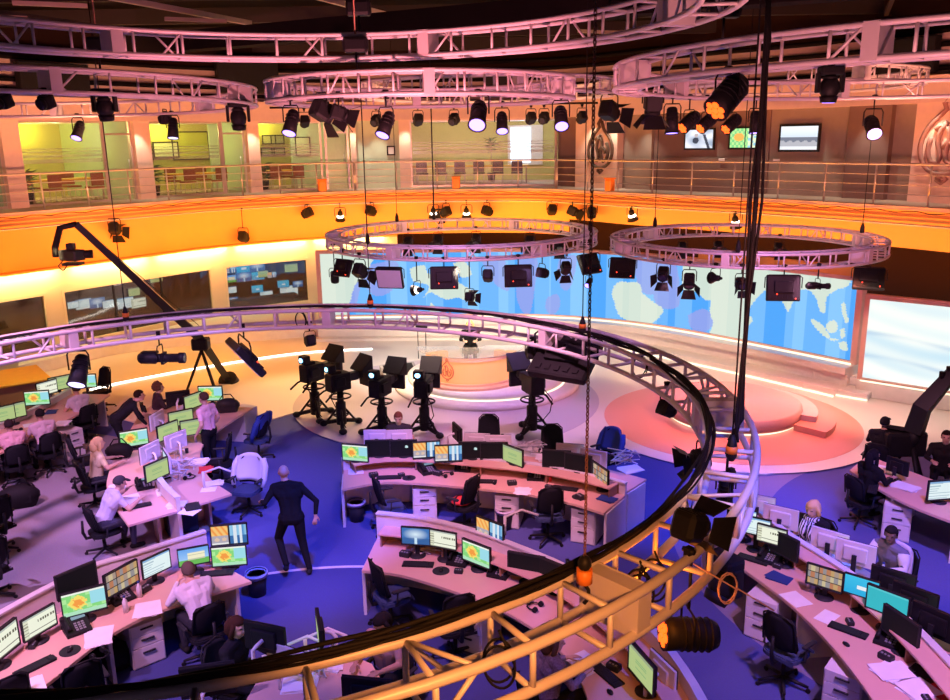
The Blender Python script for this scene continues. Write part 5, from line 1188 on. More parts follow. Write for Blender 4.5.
def drape(px, py, yaw, m, label, name='jacket'):        # a garment hung over a chair back
    p = at(px, py, .45); g = bowed(.50, .50, .60, 1.075, .085, -.05, .10, 10, 8); g.v = [(x, y - .115, z) for x, y, z in g.v]
    r = thing(name, label, 'jacket', Vector((p.x, p.y, 0)), Rd(yaw)); part('body', g, K[m], r)
    for s in (-1, 1): part('sleeve', MB().tube([(s * .24, -.2, 1.0), (s * .30, -.14, .86), (s * .31, -.06, .66), (s * .29, -.02, .52)], [.05, .06, .05, .04], 8), K[m], r)
drape(248, 490, 165, 'whitecloth', 'white jacket over the back of the chair in the middle of the blue carpet')
drape(258, 440, 75, 'bluecloth', 'blue garment over the chair back at the edge of the stage')
drape(606, 460, 120, 'bluecloth', 'dark blue jacket over the chair beyond the right end of the centre bench')
p = at(464, 506, .45); r = thing('red_bag', 'red cloth bag lying on a chair seat at the centre bench', 'bag', Vector((p.x, p.y, .49)), Rd(55))
part('body', MB().ball((0, .05, .05), (.2, .18, .06), 10), K['red'], r); part('strap', MB().tube([(-.15, .1, .1), (0, .12, .13), (.16, .05, .1)], .012, 5), K['black'], r)
# ---------------------------------------------------------------- cabinets, bins, desk clutter
cb = MB(); cb.box((0, 0, .30), (.42, .55, .60), bev=.008)
d0 = MB(); d0.box((0, 0, 0), (.39, .02, .26), bev=.004); d1_ = MB(); d1_.box((0, 0, 0), (.39, .02, .15), bev=.004); hd = MB(); hd.box((0, 0, 0), (.16, .025, .018), bev=.004)
kit('ped', [('body', cb, K['cab'], None, None), ('drawer', d0, K['cab'], None, (0, -.285, .155)), ('handle', hd, K['dgrey'], 1, (0, -.018, .06)), ('drawer', d1_, K['cab'], None, (0, -.285, .375)), ('handle', hd, K['dgrey'], 3, (0, -.018, .02)), ('drawer', d1_, K['cab'], None, (0, -.285, .53)), ('handle', hd, K['dgrey'], 5, (0, -.018, .02))])
for px, py, yaw, lb in ((424, 504, 3, 'grey drawer unit under the centre bench, left of the red bag'), (510, 512, -12, 'grey drawer unit under the centre bench, right of the red bag'), (590, 527, -25, 'grey drawer unit at the right end of the centre bench'), (775, 622, -42, 'grey drawer unit under the right desk row'), (133, 646, 40, 'grey drawer unit under the left foreground desk'), (905, 524, -30, 'grey drawer unit under the small desk at the right edge'), (478, 632, -30, 'grey drawer unit under the swept desk'), (858, 700, -40, 'grey drawer unit under the right desk row, cut by the bottom edge'), (62, 446, 60, 'grey drawer unit under the far left desk row'), (240, 424, -30, 'grey drawer unit at the far end of the island')):
    p = at(px, py, .3); place('ped', 'drawer_unit', lb, 'cabinet', Vector((p.x, p.y + .25, 0)), Rd(yaw), 'drawer units')
p = at(180, 514, .4); r = thing('open_shelf_cabinet', 'open shelf cabinet at the near end of the island desk', 'cabinet', Vector((p.x, p.y + .1, 0)), Rd(32))
part('shell', MB().box((-.42, 0, .35), (.04, .45, .7)).box((.42, 0, .35), (.04, .45, .7)).box((0, 0, .68), (.84, .45, .03)).box((0, .2, .35), (.84, .03, .68)), K['edge'], r); part('shelf', MB().box((0, 0, .04), (.82, .43, .04)), K['edge'], r)
single('computer_case', MB().box((0, 0, .2), (.5, .35, .36), bev=.02), K['dgrey'], 'dark computer case inside the open shelf cabinet', 'computer', Vector((p.x - .02, p.y + .06, .06)), Rd(32))
bn = MB(); bn.lathe([(.12, 0), (.155, .36), (.145, .36), (.115, .02)], 14); ln = MB(); ln.lathe([(.15, .33), (.165, .37), (.17, .30), (.16, .37), (.13, .33)], 14)
kit('bin', [('body', bn, K['dgrey'], None, None), ('liner', ln, K['bluebin'], None, None)])
for px, py, lb in ((357, 520, 'waste bin with pale liner at the left end of the centre bench'), (505, 528, 'waste bin with pale liner in front of a drawer unit of the centre bench'), (809, 648, 'waste bin with pale liner under the right desk row'), (258, 594, 'waste bin at the right end of the left foreground desk')):
    p = at(px, py, 0); place('bin', 'waste_bin', lb, 'bin', p, 0, 'waste bins')
kb = MB(); kb.box((0, 0, .011), (.44, .15, .02), bev=.006); ky = MB()
for j in range(5): ky.box((-.03 if j else 0, -.055 + j * .027, .024), (.34, .02, .008))
for j in range(4): ky.box((.19, -.055 + j * .027, .024), (.07, .02, .008))
kit('kb', [('case', kb, K['black'], None, None), ('keys', ky, K['dgrey'], None, None)])
ms_ = MB(); ms_.ball((0, 0, .012), (.032, .055, .022), 8); wl_ = MB(); wl_.box((0, .025, .033), (.008, .02, .006)); kit('mouse', [('body', ms_, K['black'], None, None), ('wheel', wl_, K['grey'], None, None)])
pd = MB(); pd.lathe([(.12, 0), (.12, .005), (.115, .006)], 20)
ph_b = MB(); ph_b.add([(-.12, -.12, 0), (.12, -.12, 0), (.12, .12, 0), (-.12, .12, 0), (-.12, -.12, .03), (.12, -.12, .03), (.12, .12, .1), (-.12, .12, .1)], [(3, 2, 1, 0), (4, 5, 6, 7), (0, 1, 5, 4), (1, 2, 6, 5), (2, 3, 7, 6), (3, 0, 4, 7)])
ph_h = MB(); ph_h.tube([(-.085, -.1, .075), (-.085, -.06, .10), (-.085, .06, .125), (-.085, .1, .115)], [.026, .018, .018, .028], 8)
ph_k = MB()
for i in range(4):
    for j in range(3): ph_k.box((-.01 + j * .035, -.08 + i * .03, .046 + .0087 * i), (.024, .018, .01))
ph_s = MB(); ph_s.box((.04, .08, .096), (.13, .05, .012))
kit('phone', [('body', ph_b, K['black'], None, None), ('handset', ph_h, K['black'], None, None), ('keypad', ph_k, K['grey'], None, None), ('display', ph_s, glow('phone_display', (.35, .55, .7), .6), None, None)])
KBS = [(35, 667, 52, 'keyboard at the left of the left foreground desk'), (418, 565, -6, 'keyboard below the blue lake monitor'), (516, 599, -25, 'keyboard on the swept desk above the cables'), (389, 478, 3, 'keyboard at the left of the centre bench'), (484, 482, -5, 'keyboard at the middle of the centre bench'), (848, 631, -42, 'keyboard in front of the teal monitor'), (607, 676, -60, 'keyboard near the bottom of the swept desk'), (137, 507, 30, 'keyboard in front of the man in the cap'), (753, 560, -40, 'keyboard at the top of the right desk row'), (873, 489, 60, 'keyboard on the small curved desk'), (217, 574, 8, 'blue-grey keyboard under the lower weather monitor, right end of the left foreground desk'), (565, 489, -20, 'keyboard at the right of the centre bench')]
for px, py, yw, lb in KBS: place('kb', 'keyboard', lb, 'keyboard', at(px, py, DZ + .001), Rd(yw), 'keyboards')
for px, py, lb in ((70, 651, 'mouse on a dark mat on the left foreground desk'), (441, 571, 'mouse on a dark mat on the swept desk'), (409, 478, 'mouse on a dark mat on the centre bench'), (579, 497, 'mouse on a dark mat at the right of the centre bench')):
    p = at(px, py, DZ + .001); single('mouse_mat', pd, K['dgrey'], lb.replace('mouse on a dark mat', 'round dark mouse mat'), 'mouse mat', p, 0, 'mouse mats'); place('mouse', 'computer_mouse', lb, 'mouse', p + V(0, 0, .006), 0, 'computer mice')
for px, py, lb in ((494, 484, 'bare mouse beside the keyboard at the middle of the centre bench'), (846, 645, 'bare mouse on the right desk row'), (610, 693, 'bare mouse at the bottom of the swept desk')):
    place('mouse', 'computer_mouse', lb, 'mouse', at(px, py, DZ + .001), .3, 'computer mice')
for px, py, yw, lb in ((77, 630, 40, 'black desk phone on the left foreground desk'), (121, 599, 48, 'desk phone beside the picture tile monitor'), (428, 472, 25, 'desk phone on the centre bench below the news monitors'), (463, 469, -5, 'desk phone standing right of the news monitors'), (459, 562, -20, 'desk phone beside the mouse mat of the swept desk'), (500, 574, -25, 'blue-lit desk phone between the weather and dark monitors of the swept desk'), (769, 560, -40, 'pale-lit desk phone at the top of the right desk row'), (889, 642, -40, 'desk phone below the teal monitor'), (536, 478, -10, 'desk phone at the right of the centre bench'), (160, 478, 50, 'desk phone at the near end of the island'), (145, 487, 30, 'desk phone beside the man in the cap')):
    place('phone', 'desk_phone', lb, 'phone', at(px, py, DZ + .001), Rd(yw), 'desk phones', (1.2,) * 3)
def sheet(px, py, yw, label, w=.21, h=.30, n=1, m='paper', z=DZ, name='paper_sheet', cat='paper'):
    mb = MB()
    for k in range(n): mb.box((rnd.uniform(-.02, .02), rnd.uniform(-.02, .02), .002 + k * .006), (w, h, .004), rz=rnd.uniform(-.25, .25))
    return single(name, mb, K[m], label, cat, at(px, py, z + .001), Rd(yw), 'papers on the desks')
for a in ((99, 637, 30, 'white paper on the left foreground desk below the black phone', .3, .42, 2), (148, 610, 20, 'papers beside the man in white shirt on the left foreground desk', .3, .36, 3), (20, 693, 30, 'large paper at the bottom left corner of the left foreground desk', .5, .4, 2), (190, 512, -20, 'white sheet hanging near the end of the island', .3, .25, 1), (131, 500, 20, 'paper in front of the man in the cap', .3, .42, 2), (208, 490, 10, 'sheet at the pointed end of the island', .25, .2, 1), (522, 491, -10, 'white papers on the centre bench between two phones', .25, .3, 2), (356, 472, 10, 'white papers at the left end of the centre bench', .25, .25, 4), (630, 470, 15, 'white papers on the far right corner of the centre bench', .4, .3, 4), (795, 599, 30, 'white paper in front of the news picture monitor', .26, .34, 1), (893, 672, 20, 'crumpled pale papers at the bottom of the right desk row', .4, .3, 4), (826, 617, 30, 'sheet in front of the cyan monitor', .3, .2, 1), (30, 425, 20, 'sheet on the far left desk row', .3, .25, 1), (885, 470, 60, 'white papers on the small curved desk', .3, .4, 3), (584, 663, 20, 'blue-tinted paper beside the woman in the patterned top', .3, .4, 1), (198, 462, 0, 'papers on the right half of the island', .35, .3, 4), (540, 640, 0, 'paper on the swept desk beside the chain', .3, .3, 1), (330, 664, 0, 'loose papers on the round-ended desk', .3, .3, 5), (300, 684, 0, 'more loose papers at the bottom of the round-ended desk', .35, .3, 5)): sheet(*a[:4], w=a[4], h=a[5], n=a[6])
for px, py, yw, m, lb in ((52, 412, 10, 'bluecloth', 'blue folder on the far left desk row'), (192, 507, 30, 'dgrey', 'dark book at the end of the island'), (206, 470, 10, 'red', 'red book on the right half of the island'), (779, 578, 40, 'bluecloth', 'blue folder on the right desk row'), (607, 499, 45, 'bluecloth', 'blue folder at the right end of the centre bench'), (262, 668, -20, 'copper', 'orange folder on the round-ended desk'), (936, 690, 40, 'red', 'red-edged book at the lower right corner'), (925, 675, 35, 'dgrey', 'dark book beside the red-edged one at the lower right corner'), (947, 660, 30, 'bluecloth', 'blue book at the right edge'), (90, 446, 20, 'dgrey', 'dark folder on the desk of the woman in yellow')):
    sheet(px, py, yw, lb, .22, .30, 3, m, name='folder', cat='folder')
bt = MB(); bt.lathe([(.032, 0), (.033, .15), (.014, .19), (.014, .21)], 10); cpn = MB(); cpn.lathe([(.016, .21), (.016, .23)], 10)
kit('bottle', [('body', bt, K['lgrey'], None, None), ('cap', cpn, K['bluecloth'], None, None)])
for px, py, lb in ((140, 597, 'clear water bottle on the left foreground desk'), (126, 612, 'small bottle beside the phone on the left foreground desk'), (808, 588, 'water bottle left of the news picture monitor'), (882, 578, 'bottle between the two halves of the right desk row'), (931, 640, 'bottle at the right edge of the right desk row'), (543, 474, 'small bottle on the centre bench right of the papers')): place('bottle', 'water_bottle', lb, 'bottle', at(px, py, DZ + .001), 0, 'bottles')
cup = MB(); cup.lathe([(.03, 0), (.038, .09), (.034, .09), (.028, .01)], 10)
for px, py, m, lb in ((782, 549, 'yellowdesk', 'yellow mug on the right desk row'), (187, 453, 'dgrey', 'dark mug on the right half of the island'), (436, 463, 'white', 'white cup behind the phone of the centre bench'), (550, 481, 'red', 'red cup on the centre bench')): single('mug', cup, K[m], lb, 'mug', at(px, py, DZ + .001), 0, 'mugs')
def bag(px, py, z, s, m, label, rz=0):
    r = thing('bag', label, 'bag', at(px, py, z), rz, None, (s, s, s)); b = MB(); b.ball((0, 0, .2), (.34, .18, .2), 12); b.box((0, 0, .16), (.6, .3, .3), bev=.1); part('body', b, K[m], r)
    part('strap', MB().tube([(-.2, 0, .36), (-.1, .02, .5), (.1, .02, .5), (.2, 0, .36)], .015, 6), K['rubber'], r)
bag(20, 507, 0, 1.1, 'rubber', 'large black bag on the grey floor at the left edge', .4); bag(228, 412, DZ, .8, 'dgrey', 'dark soft bag on the far end of the island', .2); bag(108, 672, 0.0, 1.0, 'rubber', 'black bag beside the dark chair under the left foreground desk', .7); bag(120, 458, DZ, .75, 'rubber', 'black bag on the left half of the island in front of the leaning man', .3); bag(797, 552, DZ, .5, 'rubber', 'small black bag on the right desk row', .5)
# white cable tangles and arms on the island
R_ = random.Random(8)
for k, (px, py, lb) in enumerate(((172, 478, 'tangle of white cables at the near end of the island'), (180, 470, 'tangle of white cables on the right half of the island, nearer the red book'), (170, 455, 'tangle of white cables under the island monitors'), (532, 452, 'tangle of white cables on the far half of the centre bench'), (625, 462, 'tangle of white cables by the blue jacket chair'), (308, 668, 'tangle of white cables on the round-ended desk'), (425, 547, 'tangle of pale cables under the lake monitor'))):
    c = at(px, py, DZ + .03); mb = MB()
    for j in range(7):
        pts = [Vector((R_.uniform(-.25, .25), R_.uniform(-.18, .18), R_.uniform(-.02, .16 if k < 6 else .03)))]
        for i in range(5): pts.append(Vector((R_.uniform(-.3, .3), R_.uniform(-.2, .2), R_.uniform(-.025, .22 if k < 6 else .03))))
        mb.tube(Curve([tuple(p) for p in pts], .06).p[::2].tolist() if False else pts, .009, 5)
    single('cable_tangle', mb, K['lgrey'], lb, 'cable', c)
for px, py, lb in ((203, 474, 'empty white monitor arm stretching over the right half of the island'), (505, 533, 'white microphone arm on the panel of the swept desk'), (284, 648, 'white monitor arm on the round-ended desk, left of two'), (305, 640, 'white monitor arm on the round-ended desk, right of two')):
    p = at(px, py, 1.0); r = thing('empty_arm_stand', lb, 'arm stand', Vector((p.x, p.y, .97 if px == 505 else DZ)))
    part('post', MB().cyl((0, 0, 0), (0, 0, .3), .022, n=8), K['lgrey'], r); part('arm', MB().tube([(0, 0, .28), (.25, .1, .34), (.48, 0, .3)], .018, 6), K['lgrey'], r)
for i, (px, py) in enumerate(((406, 512.5), (460, 523), (536, 552), (610, 600))):
    p = at(px, py + 6, .98)
for i, t in enumerate((.6, 1.5, 2.4, 3.3, 4.3)):
    p = B5.pt(t) - .14 * B5.nor(t) * 1; single('cable_grommet', MB().lathe([(.04, 0), (.04, .006), (.02, .008)], 12), K['lgrey'], 'round cable grommet in the raised shelf of the swept desk, %s from the left' % order[i], 'grommet', (p[0], p[1], .961))
bx_ = MB(); bx_.box((0, 0, .035), (.16, .11, .07), bev=.012); bk2 = MB()
for i in range(3): bk2.box((-.04 + .04 * i, -.02, .073), (.022, .022, .008))
kit('talkback', [('body', bx_, K['dgrey'], None, None), ('buttons', bk2, K['grey'], None, None)])
for k, (C_, n_, off_, z_, nm) in enumerate(((B4, 7, -.5, DZ + .001, 'near half of the centre bench'), (B5, 6, -.42, DZ + .001, 'swept desk'), (B1, 6, -.32, DZ + .001, 'left foreground desk'), (B7, 6, .4 * sd7, DZ + .001, 'right desk row'))):
    for i in range(n_):
        t = C_.len * (i + .62) / (n_ + .4); p = C_.pt(t) + off_ * C_.nor(t) * (1 + .15 * math.sin(i * 2.3)); tg = C_.tan(t)
        place('talkback', 'talkback_box', '%s small dark button box from the left, %s' % (order[i], nm), 'button box', (p[0], p[1], z_), math.atan2(tg[1], tg[0]) + .5 * math.sin(i * 1.9), 'button boxes', (1 - .25 * (i % 2),) * 3)
hp = MB(); hp.tube([(-.08, 0, .03), (-.085, 0, .1), (-.05, 0, .16), (.05, 0, .16), (.085, 0, .1), (.08, 0, .03)], .01, 6); he = MB()
he2 = MB(); he.cyl((.06, 0, .03), (.1, 0, .03), .035, n=10); he2.cyl((-.06, 0, .03), (-.1, 0, .03), .035, n=10)
hp.v = [(x, z, y + .03) for x, y, z in hp.v]; he.v = [(x, z, y + .035) for x, y, z in he.v]; he2.v = [(x, z, y + .035) for x, y, z in he2.v]
kit('headset', [('band', hp, K['black'], None, None), ('ear_cup', he, K['black'], None, None), ('ear_cup', he2, K['black'], None, None)])
for px, py, lb in ((450, 477, 'black headset lying on the centre bench'), (540, 610, 'black headset lying on the swept desk'), (790, 566, 'black headset lying on the right desk row'), (96, 655, 'black headset lying on the left foreground desk'), (186, 478, 'black headset lying on the right half of the island'), (20, 432, 'black headset lying on the far left desk row')):
    place('headset', 'headset', lb, 'headset', at(px, py, DZ + .001), px * .7, 'headsets')
for a in ((214, 484, 25, 'pile of papers at the right tip of the island, nearer the white jacket', .3, .22, 5), (177, 505, 10, 'stack of papers at the near end of the island by the dark book', .28, .22, 5), (165, 492, 30, 'papers left of the low panel on the island', .25, .3, 3), (117, 488, 20, 'papers on the desk of the woman in yellow', .25, .3, 3), (600, 478, 10, 'papers on the far half of the centre bench behind the edge-on monitor', .3, .3, 4), (545, 458, 0, 'papers on the far half of the centre bench near the cables', .3, .3, 4), (820, 540, 20, 'white papers in front of the blond woman', .3, .3, 4), (848, 560, 20, 'papers in front of the woman in white cardigan', .3, .3, 4), (918, 690, 20, 'papers under the books at the lower right corner', .35, .3, 5), (280, 660, 20, 'papers beside the orange folder on the round-ended desk', .3, .3, 5), (62, 424, 10, 'papers on the far left desk row beside the blue folder', .3, .3, 4), (905, 487, 40, 'papers in the middle of the small curved desk', .3, .4, 4)): sheet(*a[:4], w=a[4], h=a[5], n=a[6])
# ---------------------------------------------------------------- studio cameras
def studio_camera(px, py, yaw, label, s=1.0, hood=1):
    p = at(px, py, .03); r = thing('studio_camera', label, 'camera', Vector((p.x, p.y, .03)), Rd(yaw), 'studio cameras on pedestals', (s, s, s))
    b = MB()
    for i in range(3):
        a = Rd(90 + 120 * i); c, q = math.cos(a), math.sin(a); b.tube([(0, 0, .22), (.5 * c, .5 * q, .1)], .055, 6); b.ball((.52 * c, .52 * q, .08), (.11, .11, .08), 8); b.tube([(0, 0, .66), (.40 * c, .40 * q, .16)], .03, 6); b.tube([(.26 * c, .26 * q, .34), (.26 * math.cos(a + 2.09), .26 * math.sin(a + 2.09), .34)], .02, 5)
    part('base', b, K['black'], r)
    part('column', MB().tube([(0, 0, .12), (0, 0, .7), (0, 0, .72), (0, 0, 1.02)], [.13, .13, .09, .08], 10), K['black'], r)
    ri = MB(); ri.tube([(.27 * math.cos(t), .27 * math.sin(t), .86) for t in np.linspace(0, 6.283, 25)[:-1]], .022, 6, True)
    for a in (0, 2.09, 4.19): ri.cyl((0, 0, .84), (.27 * math.cos(a), .27 * math.sin(a), .86), .012, n=5)
    part('steering_ring', ri, K['black'], r)
    part('pan_head', MB().box((0, 0, 1.08), (.22, .26, .12), bev=.03).cyl((-.16, 0, 1.1), (.16, 0, 1.1), .07, n=10), K['black'], r)
    part('camera_body', MB().box((0, -.04, 1.26), (.34, .60, .44), bev=.03).box((0, -.1, 1.5), (.14, .3, .1), bev=.02).box((.19, -.1, 1.28), (.09, .3, .22), bev=.02), K['black'], r)
    part('lens', MB().box((0, .36, 1.32), (.2, .38, .2), bev=.03).cyl((0, .5, 1.32), (0, .66, 1.32), .10, .115, 12), K['dgrey'], r)
    h = MB()
    for k in (0, 1): h.add([(-.25, .50, 1.44 + .03 * k), (.25, .50, 1.44 + .03 * k), (.28, .86, 1.78 + .03 * k), (-.28, .86, 1.78 + .03 * k)], [(0, 1, 2, 3)])
    for sx in (-1, 1): h.add([(sx * .25, .50, 1.44), (sx * .27, .86, 1.78), (sx * .25, .88, 1.34), (sx * .23, .86, 1.74), (sx * .22, .52, 1.44), (sx * .22, .86, 1.34)], [(0, 1, 2), (4, 5, 3), (0, 2, 5, 4)])
    part('prompter_hood', h, K['black'], r); part('prompter_screen', MB().box((0, .80, 1.20), (.44, .10, .42), bev=.015), K['dgrey'], r)
    v = part('viewfinder', MB().box((-.05, -.22, 1.62), (.26, .22, .2), bev=.03), K['black'], r); part('viewfinder_display', MB().ball((-.05, -.34, 1.62), (.07, .02, .06), 10), K['tally'], v)
    for sx in (-1, 1): part('pan_bar', MB().tube([(sx * .12, -.1, 1.1), (sx * .2, -.36, 1.02), (sx * .24, -.58, .88)], .024, 6), K['black'], r)
    part('cable', MB().tube([(.1, -.3, 1.25), (.3, -.45, .95), (.32, -.3, .6), (.2, -.2, .4), (.35, -.1, .12)], .012, 5), K['rubber'], r)
    return r
studio_camera(316, 418, -38, 'studio camera furthest left of the group by the stage', .92); studio_camera(342, 428, -48, 'studio camera second from left, partly in front of the first', .9); studio_camera(383, 434, -25, 'third studio camera from the left, with big monitor hood', .9); studio_camera(425, 434, -12, 'studio camera just left of the anchor desk', .9); studio_camera(532, 434, 22, 'studio camera alone to the right of the anchor desk', .95)
# camera crane on the left
p = at(206, 396, .03); r = thing('camera_crane', 'camera crane whose long black arm rises left across the control room windows', 'camera crane', Vector((p.x, p.y, .03)))
o = r.location
for i in range(3):
    a = Rd(80 + 120 * i); part('leg', MB().tube([(0, 0, 1.25), (.55 * math.cos(a), .55 * math.sin(a), 0)], [.04, .03], 6), K['black'], r)
hd_ = part('head', MB().box((0, 0, 1.42), (.42, .34, .3), bev=.04), K['black'], r)
piv = Vector((0, 0, 1.55)); tip = aty(76, 224, 19.2) - o; wt = aty(228, 380, 22.3) - o
K['armpaint'] = mat('crane_black', (.02, .02, .022), .4, .2)
mb = MB(); mb.tube([wt, piv, tip], [.12, .15, .10], 4); part('arm', mb, K['armpaint'], r)
part('stay_wire', MB().tube([piv + V(0, 0, .35), tip + V(0, 0, .05)], .008, 4), K['black'], r)
cw = MB(); d_ = (wt - piv).normalized(); cw.tube([wt - d_ * .05, wt + d_ * .28], .26, 16); part('counterweight', cw, K['dgrey'], r)
t2 = aty(60, 228, 19.2) - o; t3 = aty(55, 248, 19.2) - o; t4 = aty(56, 257, 19.2) - o
mb = MB(); mb.tube([tip, t2, t3, t4], .075, 6); part('drop_bracket', mb, K['black'], r)
cpos = aty(72, 255, 19.2) - o
hd2 = part('remote_camera', MB().box(cpos, (.34, .5, .24), rz=1.2, bev=.03).box(cpos + V(.0, 0, .2), (.16, .2, .14), bev=.02).box(cpos - V(0, 0, .2), (.4, .3, .06)), K['dgrey'], r)
part('lens', MB().cyl(cpos + V(.15, .05, 0), cpos + V(.42, .14, 0), .09, .10, 12), K['black'], hd2)
mb = MB(); pts = [cpos + V(-.2, 0, -.1)] + [cpos + V(-.35 + .03 * i, 0, -.25 - .1 * math.sin(i * .5)) for i in range(8)]; mb.tube(pts, .015, 5); part('cable', mb, K['rubber'], r)
# crane at the right edge
p = at(912, 500, 0); r = thing('camera_crane', 'thick black crane arm rising at the right edge in front of the white screen', 'camera crane', Vector((p.x + .2, p.y + .6, 0))); o = r.location
for i in range(3):
    a = Rd(30 + 120 * i); part('leg', MB().tube([(0, 0, .9), (.5 * math.cos(a), .5 * math.sin(a), 0)], [.05, .04], 6), K['black'], r)
Yc = o.y
e0 = aty(914, 432, Yc) - o; e1 = aty(922, 408, Yc) - o; e2 = aty(950, 376, Yc) - o; e3 = aty(975, 350, Yc) - o; b0 = aty(882, 426, Yc + .2) - o
part('head', MB().tube([V(0, 0, .85), V(0, 0, e0.z - .2), e0], [.10, .12, .16], 8), K['black'], r)
part('arm', MB().tube([e0, e1, e2, e3], [.21, .20, .15, .12], 4), K['armpaint'], r)
part('rear_box', MB().box(b0 + (e0 - b0) * .55 + V(.1, 0, -.26), (.75, .36, .46), bev=.05), K['black'], r)
part('boom', MB().tube([e0, b0], [.07, .05], 4), K['black'], r)
for i, (x, y) in enumerate(((942, 377), (949, 372))): part('knob', MB().cyl(aty(x, y, Yc) - o - V(0, 0, .05), aty(x, y, Yc) - o + V(0, 0, .1), .055, n=8), K['black'], r)
# ---------------------------------------------------------------- people
CL = {}
def cloth(c):
    if c not in CL: CL[c] = mat('fabric', c, .9, 0, .1, 25, spec=.1)
    return CL[c]
class Body:
    def __init__(s): s.g = []; s.mb = MB()
    def seg(s, a, b, r0, r1, tg, sub=True):
        a, b = Vector(a), Vector(b); s.g.append((a, b, r0, r1, tg))
        s.mb.ball(a, r0, 10); s.mb.ball(b, r1, 10); s.mb.tube([a, b], [r0, r1], 10)
    def chain(s, pts, rs, tg):
        for i in range(len(pts) - 1): s.seg(pts[i], pts[i + 1], rs[i], rs[i + 1], tg if isinstance(tg, str) else tg[i])
def hand(B, W, d, n, side, curl):
    d, n = Vector(d).normalized(), Vector(n).normalized(); n = (n - d * n.dot(d)).normalized(); q = d.cross(n) * side
    for k in (-.026, -.009, .009, .026): B.seg(W, W + d * .085 + q * k, .018, .013, 'skin')
    for k, L in ((-.030, .060), (-.010, .078), (.010, .084), (.030, .074)):
        b0 = W + d * .085 + q * k; a = curl * .6; m = b0 + (d * math.cos(a) + n * math.sin(a)) * L * .5; e = m + (d * math.cos(a * 2.2) + n * math.sin(a * 2.2)) * L * .5
        B.seg(b0, m, .011, .010, 'skin'); B.seg(m, e, .010, .008, 'skin')
    t0 = W + d * .02 + q * .028; t1 = t0 + (d * .7 + q * .7 + n * .2).normalized() * .045; B.seg(t0, t1, .014, .012, 'skin'); B.seg(t1, t1 + (d * .9 + q * .2 + n * .3).normalized() * .035, .012, .009, 'skin')
POSES = {
 'sit': dict(hip=(0, 0, .55), chest=(0, .06, .88), neck=(0, .08, 1.06), head=(0, .12, 1.20), kn=[(-.12, .42, .53), (.12, .42, .53)], an=[(-.13, .36, .10), (.13, .40, .10)], el=[(-.27, .16, .80), (.27, .16, .80)], wr=[(-.17, .40, .82), (.17, .40, .82)]),
 'lean': dict(hip=(0, 0, .55), chest=(0, .16, .86), neck=(0, .25, 1.02), head=(0, .34, 1.13), kn=[(-.14, .42, .53), (.14, .42, .53)], an=[(-.14, .34, .10), (.14, .40, .10)], el=[(-.30, .32, .79), (.30, .34, .79)], wr=[(-.08, .48, .98), (.16, .56, .83)]),
 'back': dict(hip=(0, .02, .55), chest=(0, -.03, .88), neck=(0, -.02, 1.06), head=(0, .03, 1.20), kn=[(-.12, .44, .53), (.12, .44, .53)], an=[(-.13, .46, .10), (.13, .40, .10)], el=[(-.26, .08, .80), (.26, .08, .80)], wr=[(-.12, .30, .80), (.14, .32, .80)]),
 'stand': dict(hip=(0, 0, .96), chest=(0, .01, 1.30), neck=(0, .02, 1.48), head=(0, .05, 1.63), kn=[(-.10, .03, .52), (.10, .03, .52)], an=[(-.11, -.01, .10), (.11, -.01, .10)], el=[(-.26, -.06, 1.18), (.26, -.06, 1.18)], wr=[(-.24, .10, .96), (.24, .10, .96)]),
 'walk': dict(hip=(.02, 0, .94), chest=(.0, .08, 1.28), neck=(-.04, .13, 1.46), head=(-.07, .18, 1.60), kn=[(-.22, .16, .54), (.16, .0, .52)], an=[(-.10, -.10, .20), (.24, -.06, .10)], el=[(-.36, .0, 1.20), (.42, -.08, 1.22)], wr=[(-.44, .20, 1.14), (.40, -.16, 1.02)]),
 'bend': dict(hip=(0, -.10, .92), chest=(0, .16, 1.16), neck=(0, .30, 1.30), head=(0, .42, 1.38), kn=[(-.10, -.02, .50), (.10, -.02, .50)], an=[(-.11, -.08, .10), (.11, -.08, .10)], el=[(-.27, .34, 1.0), (.27, .34, 1.0)], wr=[(-.20, .48, .79), (.20, .48, .79)]),
}
